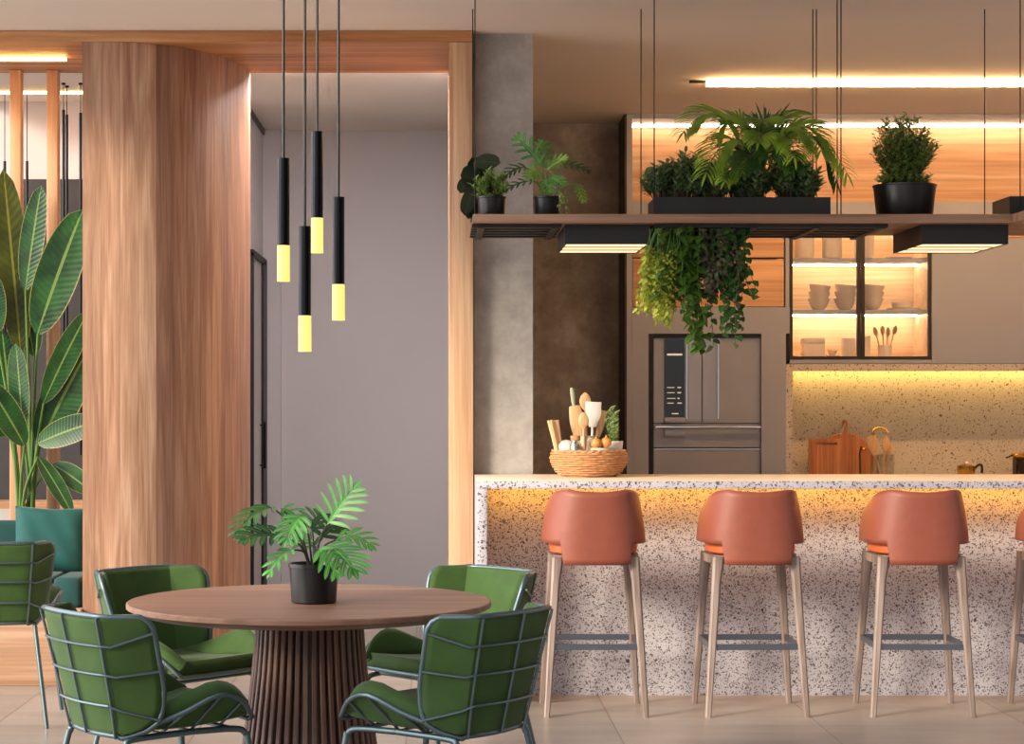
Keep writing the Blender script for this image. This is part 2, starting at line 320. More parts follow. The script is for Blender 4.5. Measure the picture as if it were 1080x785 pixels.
# ------------------------------------------------------------------ palette
M = dict(
    oak=wood('oak_frame', '9A6238', 'BB8252', 'D09B6C', 'x', .8, .5),
    oak_v=wood('oak_upright', 'B88A66', 'CDA27E', 'DDB896', 'z', .8, .5),
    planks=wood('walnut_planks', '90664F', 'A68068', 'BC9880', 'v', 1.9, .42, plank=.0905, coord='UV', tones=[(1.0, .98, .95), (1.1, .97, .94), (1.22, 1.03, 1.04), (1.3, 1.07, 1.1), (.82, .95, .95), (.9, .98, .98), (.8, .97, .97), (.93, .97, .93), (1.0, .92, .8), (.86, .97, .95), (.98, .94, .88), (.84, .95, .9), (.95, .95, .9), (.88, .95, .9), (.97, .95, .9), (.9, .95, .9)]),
    shelf=wood('walnut_shelf', '6E4C3A', '8A664E', 'A27E66', 'x', 1.0, .5),
    table=wood('walnut_table', '6C4C3C', '85614E', '9A7660', 'x', .9, .48, contrast=.8),
    pedestal=wood('dark_walnut', '4A3228', '664638', '7C584A', 'z', 1.0, .5),
    stoolleg=wood('ash_brown_leg', '6E5C54', '84726A', '9C8C84', 'z', 1.5, .45),
    cab=wood('honey_oak_panel', 'C08C64', 'D4A47A', 'E2BA94', 'x', .7, .5),
    cabl=wood('pale_oak_back', 'D6B48E', 'E2C4A0', 'ECD4B6', 'x', .7, .5),
    plinth=wood('plinth_oak', 'B28868', 'C79E80', 'D6B298', 'x', .7, .5),
    board=wood('chopping_board', '9A5C34', 'B87444', 'C88A58', 'z', 2.0, .5),
    boardlight=wood('beech_utensil', 'D0A070', 'E2B888', 'EECBA0', 'z', 3.0, .5),
    sill=wood('far_bench_wood', '9A6C4A', 'B48660', 'C89C78', 'x', 1, .5),
    terra=terrazzo('terrazzo_front', 'BCB8C0', '332422', '5A4844', 92, .5, .25),
    terra_slab=terrazzo('terrazzo_slab', 'BEBAC2', '26262E', '6A6A78', 80, .4, .36),
    terra_back=terrazzo('terrazzo_splashback', 'CBBFB2', '5E4E44', 'A39384', 84, .5, .70),
    conc=concrete('concrete_pillar', '807B78', '9D9894', 'B5B0AC', 3.0),
    dconc=concrete('dark_plaster', '786E68', '9E9690', 'CCC6C2', 2.6),
    ceil=plain('ceiling_paint', 'E2D8CE', .9, var=.02, scale=1),
    white=plain('corridor_wall_paint', 'C6C3C6', .9, var=.02, scale=1),
    white2=plain('corridor_ceiling_paint', 'D8D2D0', .9, var=.02, scale=1),
    farw=plain('far_wall_paint', 'B8B2B4', .9, var=.02, scale=1),
    dpanel=plain('far_dark_panel', '2A2628', .7, var=.2),
    floor=tiles('floor_tiles'),
    taupe=plain('taupe_lacquer', '9A9AA4', .45, var=.03, scale=2),
    dbrown=plain('dark_brown_panel', '2A1D17', .5, var=.1),
    black=plain('matt_black', '0E0D0F', .5, var=.15),
    blackm=plain('black_metal', '101014', .38, .6, var=.1),
    gun=plain('gunmetal_tube', '1E1E22', .22, .9, var=.05),
    steel=plain('brushed_steel', 'B4B0B0', .28, .9, var=.05, scale=30),
    fridge=plain('fridge_steel', 'A09A98', .38, .5, var=.05, scale=4),
    fridge2=plain('fridge_steel_light', 'A8A4A8', .34, .6, var=.05, scale=4),
    chrome=plain('chrome', 'D8D4D2', .15, 1, var=.02),
    screen=plain('black_glass', '0A0809', .12, var=.1, coat=.5),
    mark=emit('panel_icons', 'FFE9C8', .6),
    chairwire=plain('grey_green_steel', '5F7074', .35, .75, var=.05),
    green=plain('green_velvet', '34501C', .85, var=.14, scale=14, sheen=.1),
    piping=plain('dark_green_piping', '1E3A14', .7),
    leather=plain('terracotta_leather', '864636', .5, var=.06, scale=20, bump=.12),
    leather2=plain('orange_seat_leather', 'C25C30', .5, var=.06, scale=20, bump=.12),
    footsteel=plain('footrest_steel', '6A6F7A', .38, .8, var=.05),
    teal=plain('teal_velvet', '044A47', .8, var=.12, scale=16, sheen=.1),
    teal2=plain('teal_seat_velvet', '033E3C', .8, var=.12, scale=16, sheen=.1),
    pot=plain('black_pot', '0C0B0D', .35, var=.1),
    potg=plain('graphite_pot', '242428', .32, .4, var=.1),
    soil=plain('soil', '2A1C12', .95, var=.4, scale=60),
    stem=plain('green_stem', '4A6A28', .6),
    dstem=plain('dark_stem', '2A2E1A', .6),
    trunk=plain('brown_stem', '4A3624', .8),
    banana=leafmat('banana_leaf', '123818', '265A24', '7E9A50', 130, .4, edge='A8A060'),
    bananay=leafmat('banana_leaf_olive', '343C10', '4C5418', '84883A', 130, .4, edge='8A8040'),
    philo=leafmat('philodendron_leaf', '2E6A2A', '58A048', 'A8D088', 0, .35),
    philod=leafmat('dark_philodendron_leaf', '183818', '2C5A28', '5A8A48', 0, .4),
    lime=leafmat('lime_philodendron_leaf', '4A7A1E', '7AAA30', 'A8D058', 0, .35),
    palm=leafmat('palm_leaf', '5A7A1A', '92B438', '98B848', 0, .4),
    palmd=leafmat('dark_palm_leaf', '1E3E16', '335E20', '4A7030', 0, .45),
    shrub=leafmat('shrub_leaf', '46603A', '88A470', '8AA070', 0, .45),
    shrub2=leafmat('bushy_leaf', '5A7A34', '9CBA64', 'A0B870', 0, .45),
    vine_y=leafmat('yellow_green_leaf', '8A9A2A', 'C2C84E', 'D0D070', 0, .45),
    vine_g=leafmat('pothos_leaf', '2A4A16', '4C7028', '748E40', 0, .38),
    vine_d=leafmat('grey_ivy_leaf', '3A3A2C', '6A6656', '7A7660', 0, .5),
    vine_r=leafmat('round_vine_leaf', '23481E', '3F6A30', '6A9050', 0, .42),
    rub=leafmat('dark_round_leaf', '0E1E12', '1E3420', '30482C', 0, .35),
    herb=leafmat('herb_leaf', '9AB870', 'C8DCA0', 'C0D090', 0, .5),
    wicker=plain('wicker', 'C08A5C', .7, var=.25, scale=60),
    cream=plain('cream_ceramic', 'CCC0B4', .45, var=.04, scale=20),
    whitec=plain('white_ceramic', 'E8E0D8', .4, var=.03, scale=20),
    stone=plain('speckled_stoneware', 'D2BDA4', .6, var=.25, scale=140),
    egg=plain('golden_onion', 'D09048', .45, var=.15, scale=30),
    cork=plain('cork', 'B98A5E', .9, var=.2, scale=80),
    sage=plain('sage_handle', 'A8B090', .5),
    brass=plain('brass', 'D09A48', .22, 1, var=.04),
    led=emit('warm_led', 'FFD9A0', 14), led_y=emit('yellow_led', 'FFB246', 30), led_s=emit('splashback_led', 'FFD070', 26),
    led_n=emit('niche_led', 'FFE4C4', 20), led_c=emit('ceiling_led', 'FFC684', 75), led_g=emit('cabinet_led', 'FFD8AC', 42),
    led_p=emit('soffit_led', 'FFB868', 22), lampglow=emit('lamp_diffuser', 'FFE6B0', 1.5), pend=emit('pendant_glow', 'FFE47C', 1.12),
    topstone=plain('cream_top', 'E2CDB8', .5, var=.04, scale=12),
    glass=glassmat('clear_glass', (1, 1, 1, 1), .015), jar=glassmat('jar_glass', (.92, .92, .9, 1), .14), smoked=glassmat('smoked_jar_glass', (.55, .42, .33, 1), .16),
)

# ------------------------------------------------------------------ setting
CE = 3.19; PF = 9.7; PB = 10.62; SOF = 3.135
struct(box('floor', M['floor'], -7, 4.7, -.5, 13.5, -.1, 0, org=(0, 0, 0)))
struct(box('ceiling', M['ceil'], -2.75, 4.7, 5.8, 13.5, CE, CE + .1, org=(0, 0, CE)))
struct(box('wall_back', M['dconc'], .44, 4.7, 12.93, 13.1, 0, CE))
struct(box('wall_light_blocker', M['taupe'], 4.6, 4.75, 5.5, 12.93, 0, CE))  # unseen wall added to keep the right side darker
struct(box('wall_sun_blocker', M['white'], -4.15, -4.0, -.5, 3.05, 0, CE))  # unseen wall added to shade the front chairs from the sun
struct(box('wall_pillar', M['conc'], .176, .466, 9.78, 13.29, 0, CE))
struct(box('wall_rear', M['white'], -1.3, .18, 13.29, 13.45, 0, CE))
struct(box('trim_1', M['white'], X(278, 13.29), X(297, 13.29), 13.23, 13.292, 0, CE - .002))
struct(box('wall_left', M['white'], -1.4, -1.165, 12.0, 13.29, 0, CE))
struct(box('wall_far', M['farw'], -7, -1.4, 12.0, 12.2, 0, CE))
struct(box('trim_2', M['blackm'], -1.166, -1.15, 12.1, 13.24, CE - .035, CE - .002))
struct(box('trim_3', M['dpanel'], -6.9, -1.41, 11.95, 12.01, Z(528, 12), Z(190, 12)))
# door in the corridor's left wall
d = struct(box('door_1', M['farw'], -1.17, -1.15, 12.3, 12.95, 0.005, 2.28))
b = MB(); b.box(-1.17, -1.135, 12.95, 13.225, 0, 2.30); b.box(-1.17, -1.135, 12.25, 12.3, 0, 2.30); b.box(-1.17, -1.135, 12.25, 13.225, 2.28, 2.32)
b.build('door_frame', M['black'], d)
b = MB(); b.tube([(-1.12, 12.86, .95), (-1.12, 12.86, 1.25)], .01); b.tube([(-1.15, 12.86, .97), (-1.12, 12.86, .97)], .006); b.tube([(-1.15, 12.86, 1.23), (-1.12, 12.86, 1.23)], .006)
b.build('door_handle', M['blackm'], d)
# portal: beam, right upright, curved wall, plinth
struct(box('trim_4', M['oak'], -2.75, .171, PF, PB, SOF, CE - .002, org=(0, PF, SOF)))
struct(box('trim_5', M['oak_v'], .055, .172, PF, PB, 0, SOF - .001, bev=.004))
struct(box('trim_6', M['plinth'], -7, X(87, PF), PF - .04, 10.7, 0, .373, bev=.006, org=(-4, PF, 0)))
b = MB(); pts = []
xl = X(87, PF); cx, cy, rx, ry = -1.60, PB - .01, .60, PB - .01 - PF
pts = [(xl, PF)]
K = 40
for i in range(K + 1):
    a = PI / 2 * i / K
    pts.append((cx + rx * math.sin(a), cy - ry * math.cos(a)))
acc = 0; rows = []
bm = b.bm; prev = None
for i, p in enumerate(pts):
    if i: acc += math.dist(p, pts[i - 1])
    cur = (bm.verts.new((p[0], p[1], 0)), bm.verts.new((p[0], p[1], SOF - .001)), acc)
    if prev:
        f = bm.faces.new((prev[0], cur[0], cur[1], prev[1]))
        for lp, q in zip(f.loops, ((prev[2], 0), (cur[2], 0), (cur[2], SOF), (prev[2], SOF))): lp[b.uv].uv = q
    prev = cur
v0 = [v for v in bm.verts if v.co.x == min(q.co.x for q in bm.verts)]
# back and left faces close the body
e = [bm.verts.new((xl, cy, 0)), bm.verts.new((xl, cy, SOF - .001))]
bm.verts.ensure_lookup_table()
f = bm.faces.new((bm.verts[0], bm.verts[1], e[1], e[0]))
for lp, q in zip(f.loops, ((0, 0), (0, SOF), (.92, SOF), (.92, 0))): lp[b.uv].uv = q
f = bm.faces.new((e[0], e[1], prev[1], prev[0]))
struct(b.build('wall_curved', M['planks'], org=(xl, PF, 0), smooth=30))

# ------------------------------------------------------------------ LED lines
def led(name, label, m, x0, x1, y0, y1, z0, z1, endcap=None, hm='steel'):
    t = thing(name, label, 'light', ((x0 + x1) / 2, (y0 + y1) / 2, z1))
    zz = z1 - (z1 - z0) * .2
    box('housing', M[hm], x0, x1, y0, y1, zz, z1, root=t)
    box('diffuser', m, x0 + .002, x1 - .002, y0 + .002, y1 - .002, z0, zz, root=t)
    if endcap: box('end_cap', M['black'], *endcap, root=t)
    return t
led('linear_light', 'long bright linear light on the kitchen ceiling above the hanging shelf', M['led_c'], X(745, 11.2), 4.5, 11.17, 11.23, CE - .032, CE, endcap=(X(727, 11.2), X(745, 11.2), 11.19, 11.21, CE - .016, CE - .001))
led('linear_light', 'short warm light strip under the wooden portal beam above the banana plant', M['led_p'], -2.7, X(70, 10.12), 10.10, 10.14, SOF - .02, SOF)
led('linear_light', 'thin warm light line on the far ceiling behind the wooden posts', M['led_p'], -2.7, -1.45, 11.58, 11.62, CE - .014, CE - .001)

t = thing('fill_light', 'added unseen fill light on the corridor ceiling just behind the wooden portal', 'light', (-.45, 10.68, CE))  # unseen light added to brighten the corridor
box('housing', M['steel'], -.98, .05, 10.635, 10.735, CE - .008, CE, root=t); box('diffuser', emit('corridor_fill', 'FFF8F8', 180), -.975, .045, 10.637, 10.73, CE - .014, CE - .0085, root=t)

# ------------------------------------------------------------------ posts, bench, far room
for lab, px in (('wooden post at the left edge of the photo behind the banana plant', (10, 23)), ('wooden post nearest the curved wall, behind the largest banana leaf', (49, 61.5))):
    x0 = X(px[0], 10.52); o = box('wooden_post', M['oak_v'], x0, x0 + .058, 10.52, 10.6, .374, SOF - .001, bev=.003)
    tag(o, lab, 'post', 'wooden posts of the portal screen')
for i, (px, py0, py1, y, lab) in enumerate(((5, 170, 400, 11.6, 'far thin black pendant rod at the left edge, beyond the posts'), (28.5, 170, 400, 11.6, 'far thin black pendant rod between the two wooden posts'),
        (67, 116, 470, 11.3, 'tallest thin black pendant rod right of the second wooden post'), (70.5, 121, 470, 11.4, 'thin black pendant rod close behind the tallest rod'), (85, 119, 480, 11.3, 'thin black pendant rod beside the curved wall edge'))):
    x = X(px, y); t = thing('pendant_rod', lab, 'pendant lamp', (x, y, CE), group='black pendant rods in the far room')
    MB().tube([(x, y, CE - .01), (x, y, Z(py0, y))], .0025, 6).build('cord', M['blackm'], t)
    MB().tube([(x, y, Z(py0, y)), (x, y, Z(py1, y))], .0085, 8).build('tube', M['blackm'], t)
    MB().lathe([(0, -.01), (.012, -.01), (.012, 0), (0, 0)], (x, y, CE), 12).build('ceiling_cap', M['blackm'], t)
t = thing('wooden_bench', 'low wooden bench against the far wall behind the banana plant', 'bench', (-3, 11.6, 0))
box('seat', M['sill'], -4.6, -1.5, 11.3, 11.7, Z(537, 11.3), Z(531, 11.3), root=t)
for x in (-4.5, -3.1, -1.6): box('leg', M['black'], x - .03, x + .03, 11.35, 11.65, 0, Z(537, 11.3), root=t)

t = thing('window_bench_sofa', 'teal velvet sofa built on the wooden plinth below the banana plant', 'sofa', (-3, 10.0, .373))
for x0, x1 in ((-4.2, -3.07), (-3.06, X(56.5, 9.75) - .002), (X(56.5, 9.75) + .002, X(87, PF) - .012)):
    MB().box(x0, x1, 9.72, 10.28, .374, .52, .022, 3).build('seat_cushion', M['teal2'], t)
MB().box(-4.2, X(87, PF) - .012, 10.29, 10.38, .374, .765, .02, 3).build('backrest', M['teal2'], t)
def pillow(name, mat, w, h, th, root, n=22):
    b = MB()
    for sgn in (1, -1):
        rows = []
        for i in range(n + 1):
            row = []
            for j in range(n + 1):
                u, v = 2 * i / n - 1, 2 * j / n - 1
                k = ((1 - u ** 4) * (1 - v ** 4)) ** .5
                pin = 1 - .07 * (1 - abs(v)) * (abs(u) ** 3); pin2 = 1 - .07 * (1 - abs(u)) * (abs(v) ** 3)
                row.append((u * w / 2 * pin, sgn * (th / 2 * k + .003 * k * math.sin(9 * u + 5 * v)), v * h / 2 * pin2))
            rows.append(row)
        b.grid(rows)
    bmesh.ops.remove_doubles(b.bm, verts=b.bm.verts, dist=.0005)
    return b.build(name, mat, root, local=True, smooth=70)
cx0 = (X(15, 10.1) + X(88, 10.1)) / 2
o = pillow('throw_cushion', M['teal'], .37, .34, .15, None); o.location = (cx0, 10.13, .52 + .158); o.rotation_euler = (math.radians(-14), math.radians(2), math.radians(4))
tag(o, 'plump teal velvet throw cushion propped on the teal sofa', 'cushion')

t = thing('planter_trough', 'long dark planter trough behind the teal sofa', 'planter', (-3, 10.45, .374))
b = MB(); b.box(-4.2, -1.78, 10.39, 10.40, .374, .66); b.box(-4.2, -1.78, 10.49, 10.50, .374, .66); b.box(-4.2, -4.19, 10.40, 10.49, .374, .66); b.box(-1.79, -1.78, 10.40, 10.49, .374, .66); b.box(-4.19, -1.79, 10.40, 10.49, .374, .39)
b.build('trough', M['black'], t)
box('soil', M['soil'], -4.189, -1.791, 10.401, 10.489, .391, .63, root=t)

# banana / strelitzia plants
def banana(label, base, leaves):
    t = thing('banana_plant', label, 'plant', base)
    for (bx, by, tx, ty, wpx, dy, mat, tilt) in leaves:
        yb = base[1] + dy; A = at(bx, by, yb); T = at(tx, ty, yb - .06)
        dv = T - A; L = dv.length
        up = V(tilt, -1, .25).normalized()
        b = MB(); b.blade(A, dv + V(0, 0, .12 * L), up, L * 1.04, wpx * yb / F * 1.0, .22, .16, 14, 'oval'); lf = b.build('leaf', M[mat], t, smooth=80)
        g = Vector(base); mid = g.lerp(A, .5) + V((A.x - g.x) * -.18, 0, .05)
        MB().tube([g, mid, A], [.012, .006], 7, smooth=5).build('stalk', M['stem'], t)
by0 = 10.44
banana('large banana plant with broad torn leaves behind the teal sofa', (X(34, by0), by0, .632), [
    (40, 352, 86, 226, 46, -.14, 'banana', .1), (22, 372, 4, 186, 36, -.05, 'bananay', .2), (27, 306, 43, 200, 27, -.1, 'banana', -.1),
    (46, 425, 92, 332, 27, -.12, 'banana', .3), (42, 470, 92, 372, 44, -.06, 'banana', .2), (40, 468, 104, 446, 30, -.17, 'banana', .2),
    (24, 452, 17, 366, 25, -.12, 'banana', -.3), (26, 350, 43, 300, 30, .0, 'banana', 0), (36, 375, 20, 300, 30, .0, 'banana', 0)])
banana('smaller banana plant with drooping leaves left of the large one', (X(22, by0), by0, .632), [
    (26, 470, -14, 405, 30, -.16, 'banana', .3), (40, 482, 74, 540, 18, -.18, 'banana', .3), (56, 490, 96, 520, 24, -.12, 'banana', .3),
    (-4, 352, -8, 290, 26, -.1, 'banana', 0), (10, 455, -20, 440, 30, -.05, 'banana', .1), (12, 440, 2, 350, 30, .0, 'banana', .1)])
# ------------------------------------------------------------------ bar counter
BX0, BX1, BZ = .178, 4.55, 1.025
t = thing('bar_counter', 'long terrazzo bar counter with glowing underside behind the terracotta stools', 'bar counter', (2.3, 9.35, 0))
box('countertop', M['terra_slab'], BX0, BX1, 8.98, 9.755, BZ - .037, BZ - .0035, root=t, bev=.001)
box('top_surface', M['topstone'], BX0, BX1, 8.98, 9.755, BZ - .003, BZ, root=t, bev=.001)
box('end_panel', M['terra_slab'], BX0, BX0 + .043, 8.98, 9.755, 0, BZ - .0375, root=t, bev=.002)
box('front_panel', M['terra'], BX0 + .044, BX1, 9.36, 9.40, 0, BZ - .0375, root=t)
box('base_cabinet', M['taupe'], BX0 + .044, BX1, 9.401, 9.74, 0, BZ - .0375, root=t)
box('led_strip', M['led_y'], BX0 + .06, BX1 - .02, 9.265, 9.285, BZ - .047, BZ - .038, root=t)

# ------------------------------------------------------------------ bar stools
def stool():
    t = thing('bar_stool', 'x', 'bar stool', local=True, group='terracotta bar stools along the counter')
    # seat cushion
    def so(r, n=3.0, k=36, cy=.0):
        return [(r[0] * math.copysign(abs(math.cos(a)) ** (2 / n), math.cos(a)), cy + r[1] * math.copysign(abs(math.sin(a)) ** (2 / n), math.sin(a))) for a in [2 * PI * i / k for i in range(k)]]
    b = MB(); rings = []
    for s, z in ((.90, .706), (.98, .715), (1, .735), (.98, .757), (.9, .768), (.6, .772)):
        rings.append([b.bm.verts.new((x * s, y * s, z)) for x, y in so((.195, .2))])
    for A, B in zip(rings, rings[1:]):
        for k in range(36): b.bm.faces.new((A[k], A[(k + 1) % 36], B[(k + 1) % 36], B[k]))
    b.bm.faces.new(rings[0][::-1]); b.bm.faces.new(rings[-1])
    b.build('seat', M['leather2'], t, local=True)
    b = MB(); o_, i_ = so((.20, .205)), so((.165, .17))
    A = [b.bm.verts.new((x, y, .668)) for x, y in o_]; B = [b.bm.verts.new((x, y, .704)) for x, y in o_]
    D = [b.bm.verts.new((x, y, .668)) for x, y in i_]; E = [b.bm.verts.new((x, y, .704)) for x, y in i_]
    for k in range(36):
        j = (k + 1) % 36
        for P, Q in ((A, B), (B, E), (E, D), (D, A)): b.bm.faces.new((P[k], P[j], Q[j], Q[k]))
    b.build('seat_frame', M['stoolleg'], t, local=True)
    # shell backrest
    b = MB(); NA, NR = 64, 12; AM = math.radians(128); cols = []
    for i in range(NA + 1):
        a = -AM + 2 * AM * i / NA; n = 2.9
        x = .212 * math.copysign(abs(math.sin(a)) ** (2 / n), math.sin(a)); y = -.222 * math.copysign(abs(math.cos(a)) ** (2 / n), math.cos(a))
        q = abs(a) / AM
        cols.append((x, y, q))
    def topz(x, y):
        f = min(1, max(0, (y + .20) / .34)); return .996 - .010 * max(0, 1 - (x / .15) ** 2) - .19 * f ** 1.5
    inner = []
    for x, y, q in cols:
        bot = .668 if abs(x) < .138 and y < 0 else .757
        tp = max(topz(x, y), .79)
        r = []
        for k in range(NR + 1):
            z = bot + (tp - bot) * k / NR; h = (z - .70)
            w = 1 - .20 * max(0, (z - .74) / .26) ** 1.6
            r.append((x * w, y - .05 * h + .0 * q, z))
        inner.append(r)
    b.grid(inner)
    b.build('backrest', M['leather'], t, local=True, solid=.02, off=1, smooth=50)
    # legs
    for sx in (-1, 1):
        for sy in (-1, 1):
            b = MB()
            P = [(sx * .166, sy * .166, .700, .026, .024), (sx * .170, sy * .170, .655, .024, .022), (sx * .176, sy * .173, .60, .020, .020), (sx * .217, sy * .203, 0, .0125, .0145)]
            rr = []
            for x, y, z, wx, wy in P:
                rr.append([b.bm.verts.new((x + dx * wx, y + dy * wy, z)) for dx, dy in ((-1, -.6), (-.6, -1), (.6, -1), (1, -.6), (1, .6), (.6, 1), (-.6, 1), (-1, .6))])
            for A, B in zip(rr, rr[1:]):
                for k in range(8): b.bm.faces.new((A[k], A[(k + 1) % 8], B[(k + 1) % 8], B[k]))
            b.bm.faces.new(rr[0]); b.bm.faces.new(rr[-1][::-1])
            b.build('leg', M['stoolleg'], t, local=True)
    z = .305; k = .165
    b = MB()
    ex, ey = .195, .188
    b.box(-ex, ex, -ey - .006, -ey + .006, z - .013, z + .013); b.box(-ex, ex, ey - .006, ey + .006, z - .013, z + .013)
    b.box(-ex - .006, -ex + .006, -ey, ey, z - .013, z + .013); b.box(ex - .006, ex + .006, -ey, ey, z - .013, z + .013)
    b.build('footrest', M['footsteel'], t, local=True)
    return t
st = stool()
SL = ['terracotta leather bar stool nearest the green dining chairs', 'terracotta leather bar stool below the fridge', 'terracotta leather bar stool below the chopping boards', 'bar stool cut off by the right edge of the photo']
pos = [(.693, 8.915, 0), (1.394, 8.915, .02), (2.126, 8.915, -.02), (2.835, 8.915, 0)]
for i in (1, 2, 3): dup(st, V(*pos[i][:2], 0), pos[i][2], SL[i])
st.location = V(*pos[0][:2], 0); st['label'] = SL[0]

# ------------------------------------------------------------------ hanging shelf
SY0, SY1, ST, SB = 8.55, 9.22, 2.187, 2.15
SX0, SX1 = X(499, SY0), X(1068, SY0)
t = thing('hanging_shelf', 'long walnut shelf hung from black cables above the bar', 'shelf', (1.3, 8.9, SB))
box('board', M['shelf'], SX0, SX1, SY0, SY1, SB, ST, root=t, bev=.0015)
MB().box(SX1 + .001, SX1 + .42, 7.6, SY1, SB, ST).build('board', M['shelf'], t, bevel=.0015)
for k in range(5):
    y = SY0 + .06 + k * .125
    for xa, xb in ((SX0 - .004, .535), (.935, X(940, SY0))): box('slat', M['black'], xa, xb, y, y + .055, SB - .016, SB - .0005, root=t)
for xx in (SX0 + .02, .49, .955, 1.35, 1.62, 1.9):
    box('cross_bar', M['black'], xx, xx + .03, SY0 + .03, SY1 - .03, SB - .022, SB - .0165, root=t)
for x in (501, 690, 883, 887, 1076):
    xx = X(x, 8.61)
    MB().tube([(xx, 8.61, ST), (xx, 8.61, CE - .001)], .0027, 6).build('cable', M['blackm'], t)
    if x != 501: MB().tube([(xx, 9.17, ST), (xx, 9.17, CE - .001)], .0027, 6).build('cable', M['blackm'], t)
MB().tube([(X(501, 8.61), 9.17, ST), (X(501, 8.61), 9.17, CE - .001)], .0027, 6).build('cable', M['blackm'], t)

def shelf_lamp(px0, px1, lab):
    y0, y1 = 8.64, 9.18; x0, x1 = X(px0, y0), X(px1, y0); zb, zt = 2.064, SB - .0005
    t = thing('shelf_lamp', lab, 'lamp', ((x0 + x1) / 2, (y0 + y1) / 2, zt), group='box lamps under the hanging shelf')
    w = .006
    b = MB(); b.box(x0, x1, y0, y0 + w, zb, zt); b.box(x0, x1, y1 - w, y1, zb, zt); b.box(x0, x0 + w, y0 + w, y1 - w, zb, zt); b.box(x1 - w, x1, y0 + w, y1 - w, zb, zt); b.box(x0 + w, x1 - w, y0 + w, y1 - w, zt - w, zt)
    b.build('housing', M['black'], t)
    box('diffuser', M['lampglow'], x0 + w + .001, x1 - w - .001, y0 + w + .001, y1 - w - .001, zb + .004, zb + .02, root=t)
    for k in range(2):
        yy = y0 + .18 + k * .17; box('louvre', M['sill'], x0 + w, x1 - w, yy, yy + .016, zb, zb + .0038, root=t)
shelf_lamp(596, 685, 'black box lamp under the left half of the hanging shelf')
shelf_lamp(972, 1063.5, 'black box lamp under the right end of the hanging shelf')

# ------------------------------------------------------------------ kitchen wall units  (front plane y = 12.5)
KY = 12.5; KB = 12.925
kx = lambda p: X(p, KY); kz = lambda p: Z(p, KY)
XR = 4.58
P = lambda name, m, *b: box(name, M[m], *b, root=t)
t = thing('niche_cabinet', 'upper cabinet with lit honey oak niche along the top of the kitchen wall', 'cabinet', (2.8, KY, kz(226)))
P('top_panel', 'taupe', kx(667), XR, KY, KB, kz(125), CE - .002)
P('niche_back', 'cab', kx(667), XR, 12.86, KB, kz(213), kz(125))
P('niche_shelf', 'taupe', kx(667), XR, KY, 12.86, kz(226), kz(213))
box('niche_led_strip', M['led_n'], kx(670), XR - .02, 12.77, 12.795, kz(125) - .016, kz(125) - .002, root=t)
tag(box('shaded_end_panel', M['dbrown'], kx(661) - .012, kx(661), KY - .002, KB, 0, CE - .002), 'left end panel of the kitchen cabinets, its shade painted as dark brown', 'panel')  # dark brown stands in for shade on the taupe cabinet side
def drawers(label, x0, x1, zs):
    t = thing('drawer_cabinet', label, 'cabinet', ((x0 + x1) / 2, KY, zs[-1]))
    box('carcass', M['dbrown'], x0, x1, KY + .041, KB, zs[-1] + .001, zs[0] - .001, root=t)
    for zt, zb in zip(zs, zs[1:]):
        d = box('drawer', M['cab'], x0 + .004, x1 - .004, KY + .012, KY + .04, zb + .004, zt - .004, root=t, bev=.001)
        MB().box(x0 + .05, x1 - .05, KY + .004, KY + .0115, zt - .007, zt - .0045).build('finger_rail', M['dbrown'], d)
drawers('honey oak drawers above the fridge behind the hanging vines', kx(667), kx(828), (kz(226), kz(272), kz(324)))
drawers('honey oak drawer front to the right of the display cabinet', kx(982.5), XR, (kz(226), kz(251)))
t = thing('fridge_surround', 'taupe lacquered cabinet frame around the fridge', 'cabinet', (kx(745), KY, 0))
P('side_panel', 'taupe', kx(661), kx(667) - .001, KY, KB, 0, CE - .002)
P('panel', 'taupe', kx(667), kx(833), KY, KB, kz(352), kz(324))
P('panel', 'taupe', kx(667), kx(684), KY, KB, 0, kz(352))
P('panel', 'taupe', kx(803), kx(829), KY, KB, 0, kz(352))
P('recess_shade', 'black', kx(684) + .001, kx(684) + .03, KY + .01, KB, 0, kz(352) - .001)  # black strips paint the shadow in the gap round the fridge
P('recess_shade', 'black', kx(684) + .031, kx(803) - .001, KY + .01, KB, kz(355.5), kz(352) - .001)
tag(box('cabinet_filler', M['taupe'], kx(828.5), kx(832.5), KY, KB, kz(324) + .001, kz(226)), 'narrow taupe filler strip between the oak drawers and the display cabinet', 'panel')
tag(box('cabinet_filler', M['taupe'], kx(833) + .001, kx(982.5), KY, KB, kz(383.5), kz(379.5)), 'thin taupe filler strip between display cabinet and terrazzo splashback', 'panel')
tag(box('wall_panel', M['taupe'], kx(982.5) + .001, XR, KY, KB, kz(383.5), kz(251)), 'plain taupe panel right of the display cabinet above the splashback', 'panel')

# fridge
fx0, fx1, fz1 = kx(690), kx(802.5), kz(356.5)
t = thing('fridge', 'stainless steel fridge with dispenser built into the taupe cabinets', 'fridge', ((fx0 + fx1) / 2, KY, 0))
FY = KY + .03
P('body', 'black', fx0, fx1, FY + .05, KB - .002, 0, fz1)
zd = kz(447)
d1 = P('door', 'fridge', fx0, kx(741) - .002, FY, FY + .049, zd + .004, fz1); d2 = P('door', 'fridge', kx(741) + .002, fx1, FY, FY + .049, zd + .004, fz1)
box('handle_panel', M['fridge2'], kx(726), kx(741) - .004, FY - .006, FY - .0005, zd + .02, fz1 - .002, root=d1)
box('handle_panel', M['fridge2'], kx(741) + .004, kx(757), FY - .006, FY - .0005, zd + .02, fz1 - .002, root=d2)
box('handle', M['chrome'], kx(726) - .012, kx(726) - .004, FY - .014, FY - .0005, zd + .03, fz1 - .004, root=d1)
box('handle', M['chrome'], kx(757) + .001, kx(757) + .009, FY - .018, FY - .0005, zd + .03, fz1 - .004, root=d2)
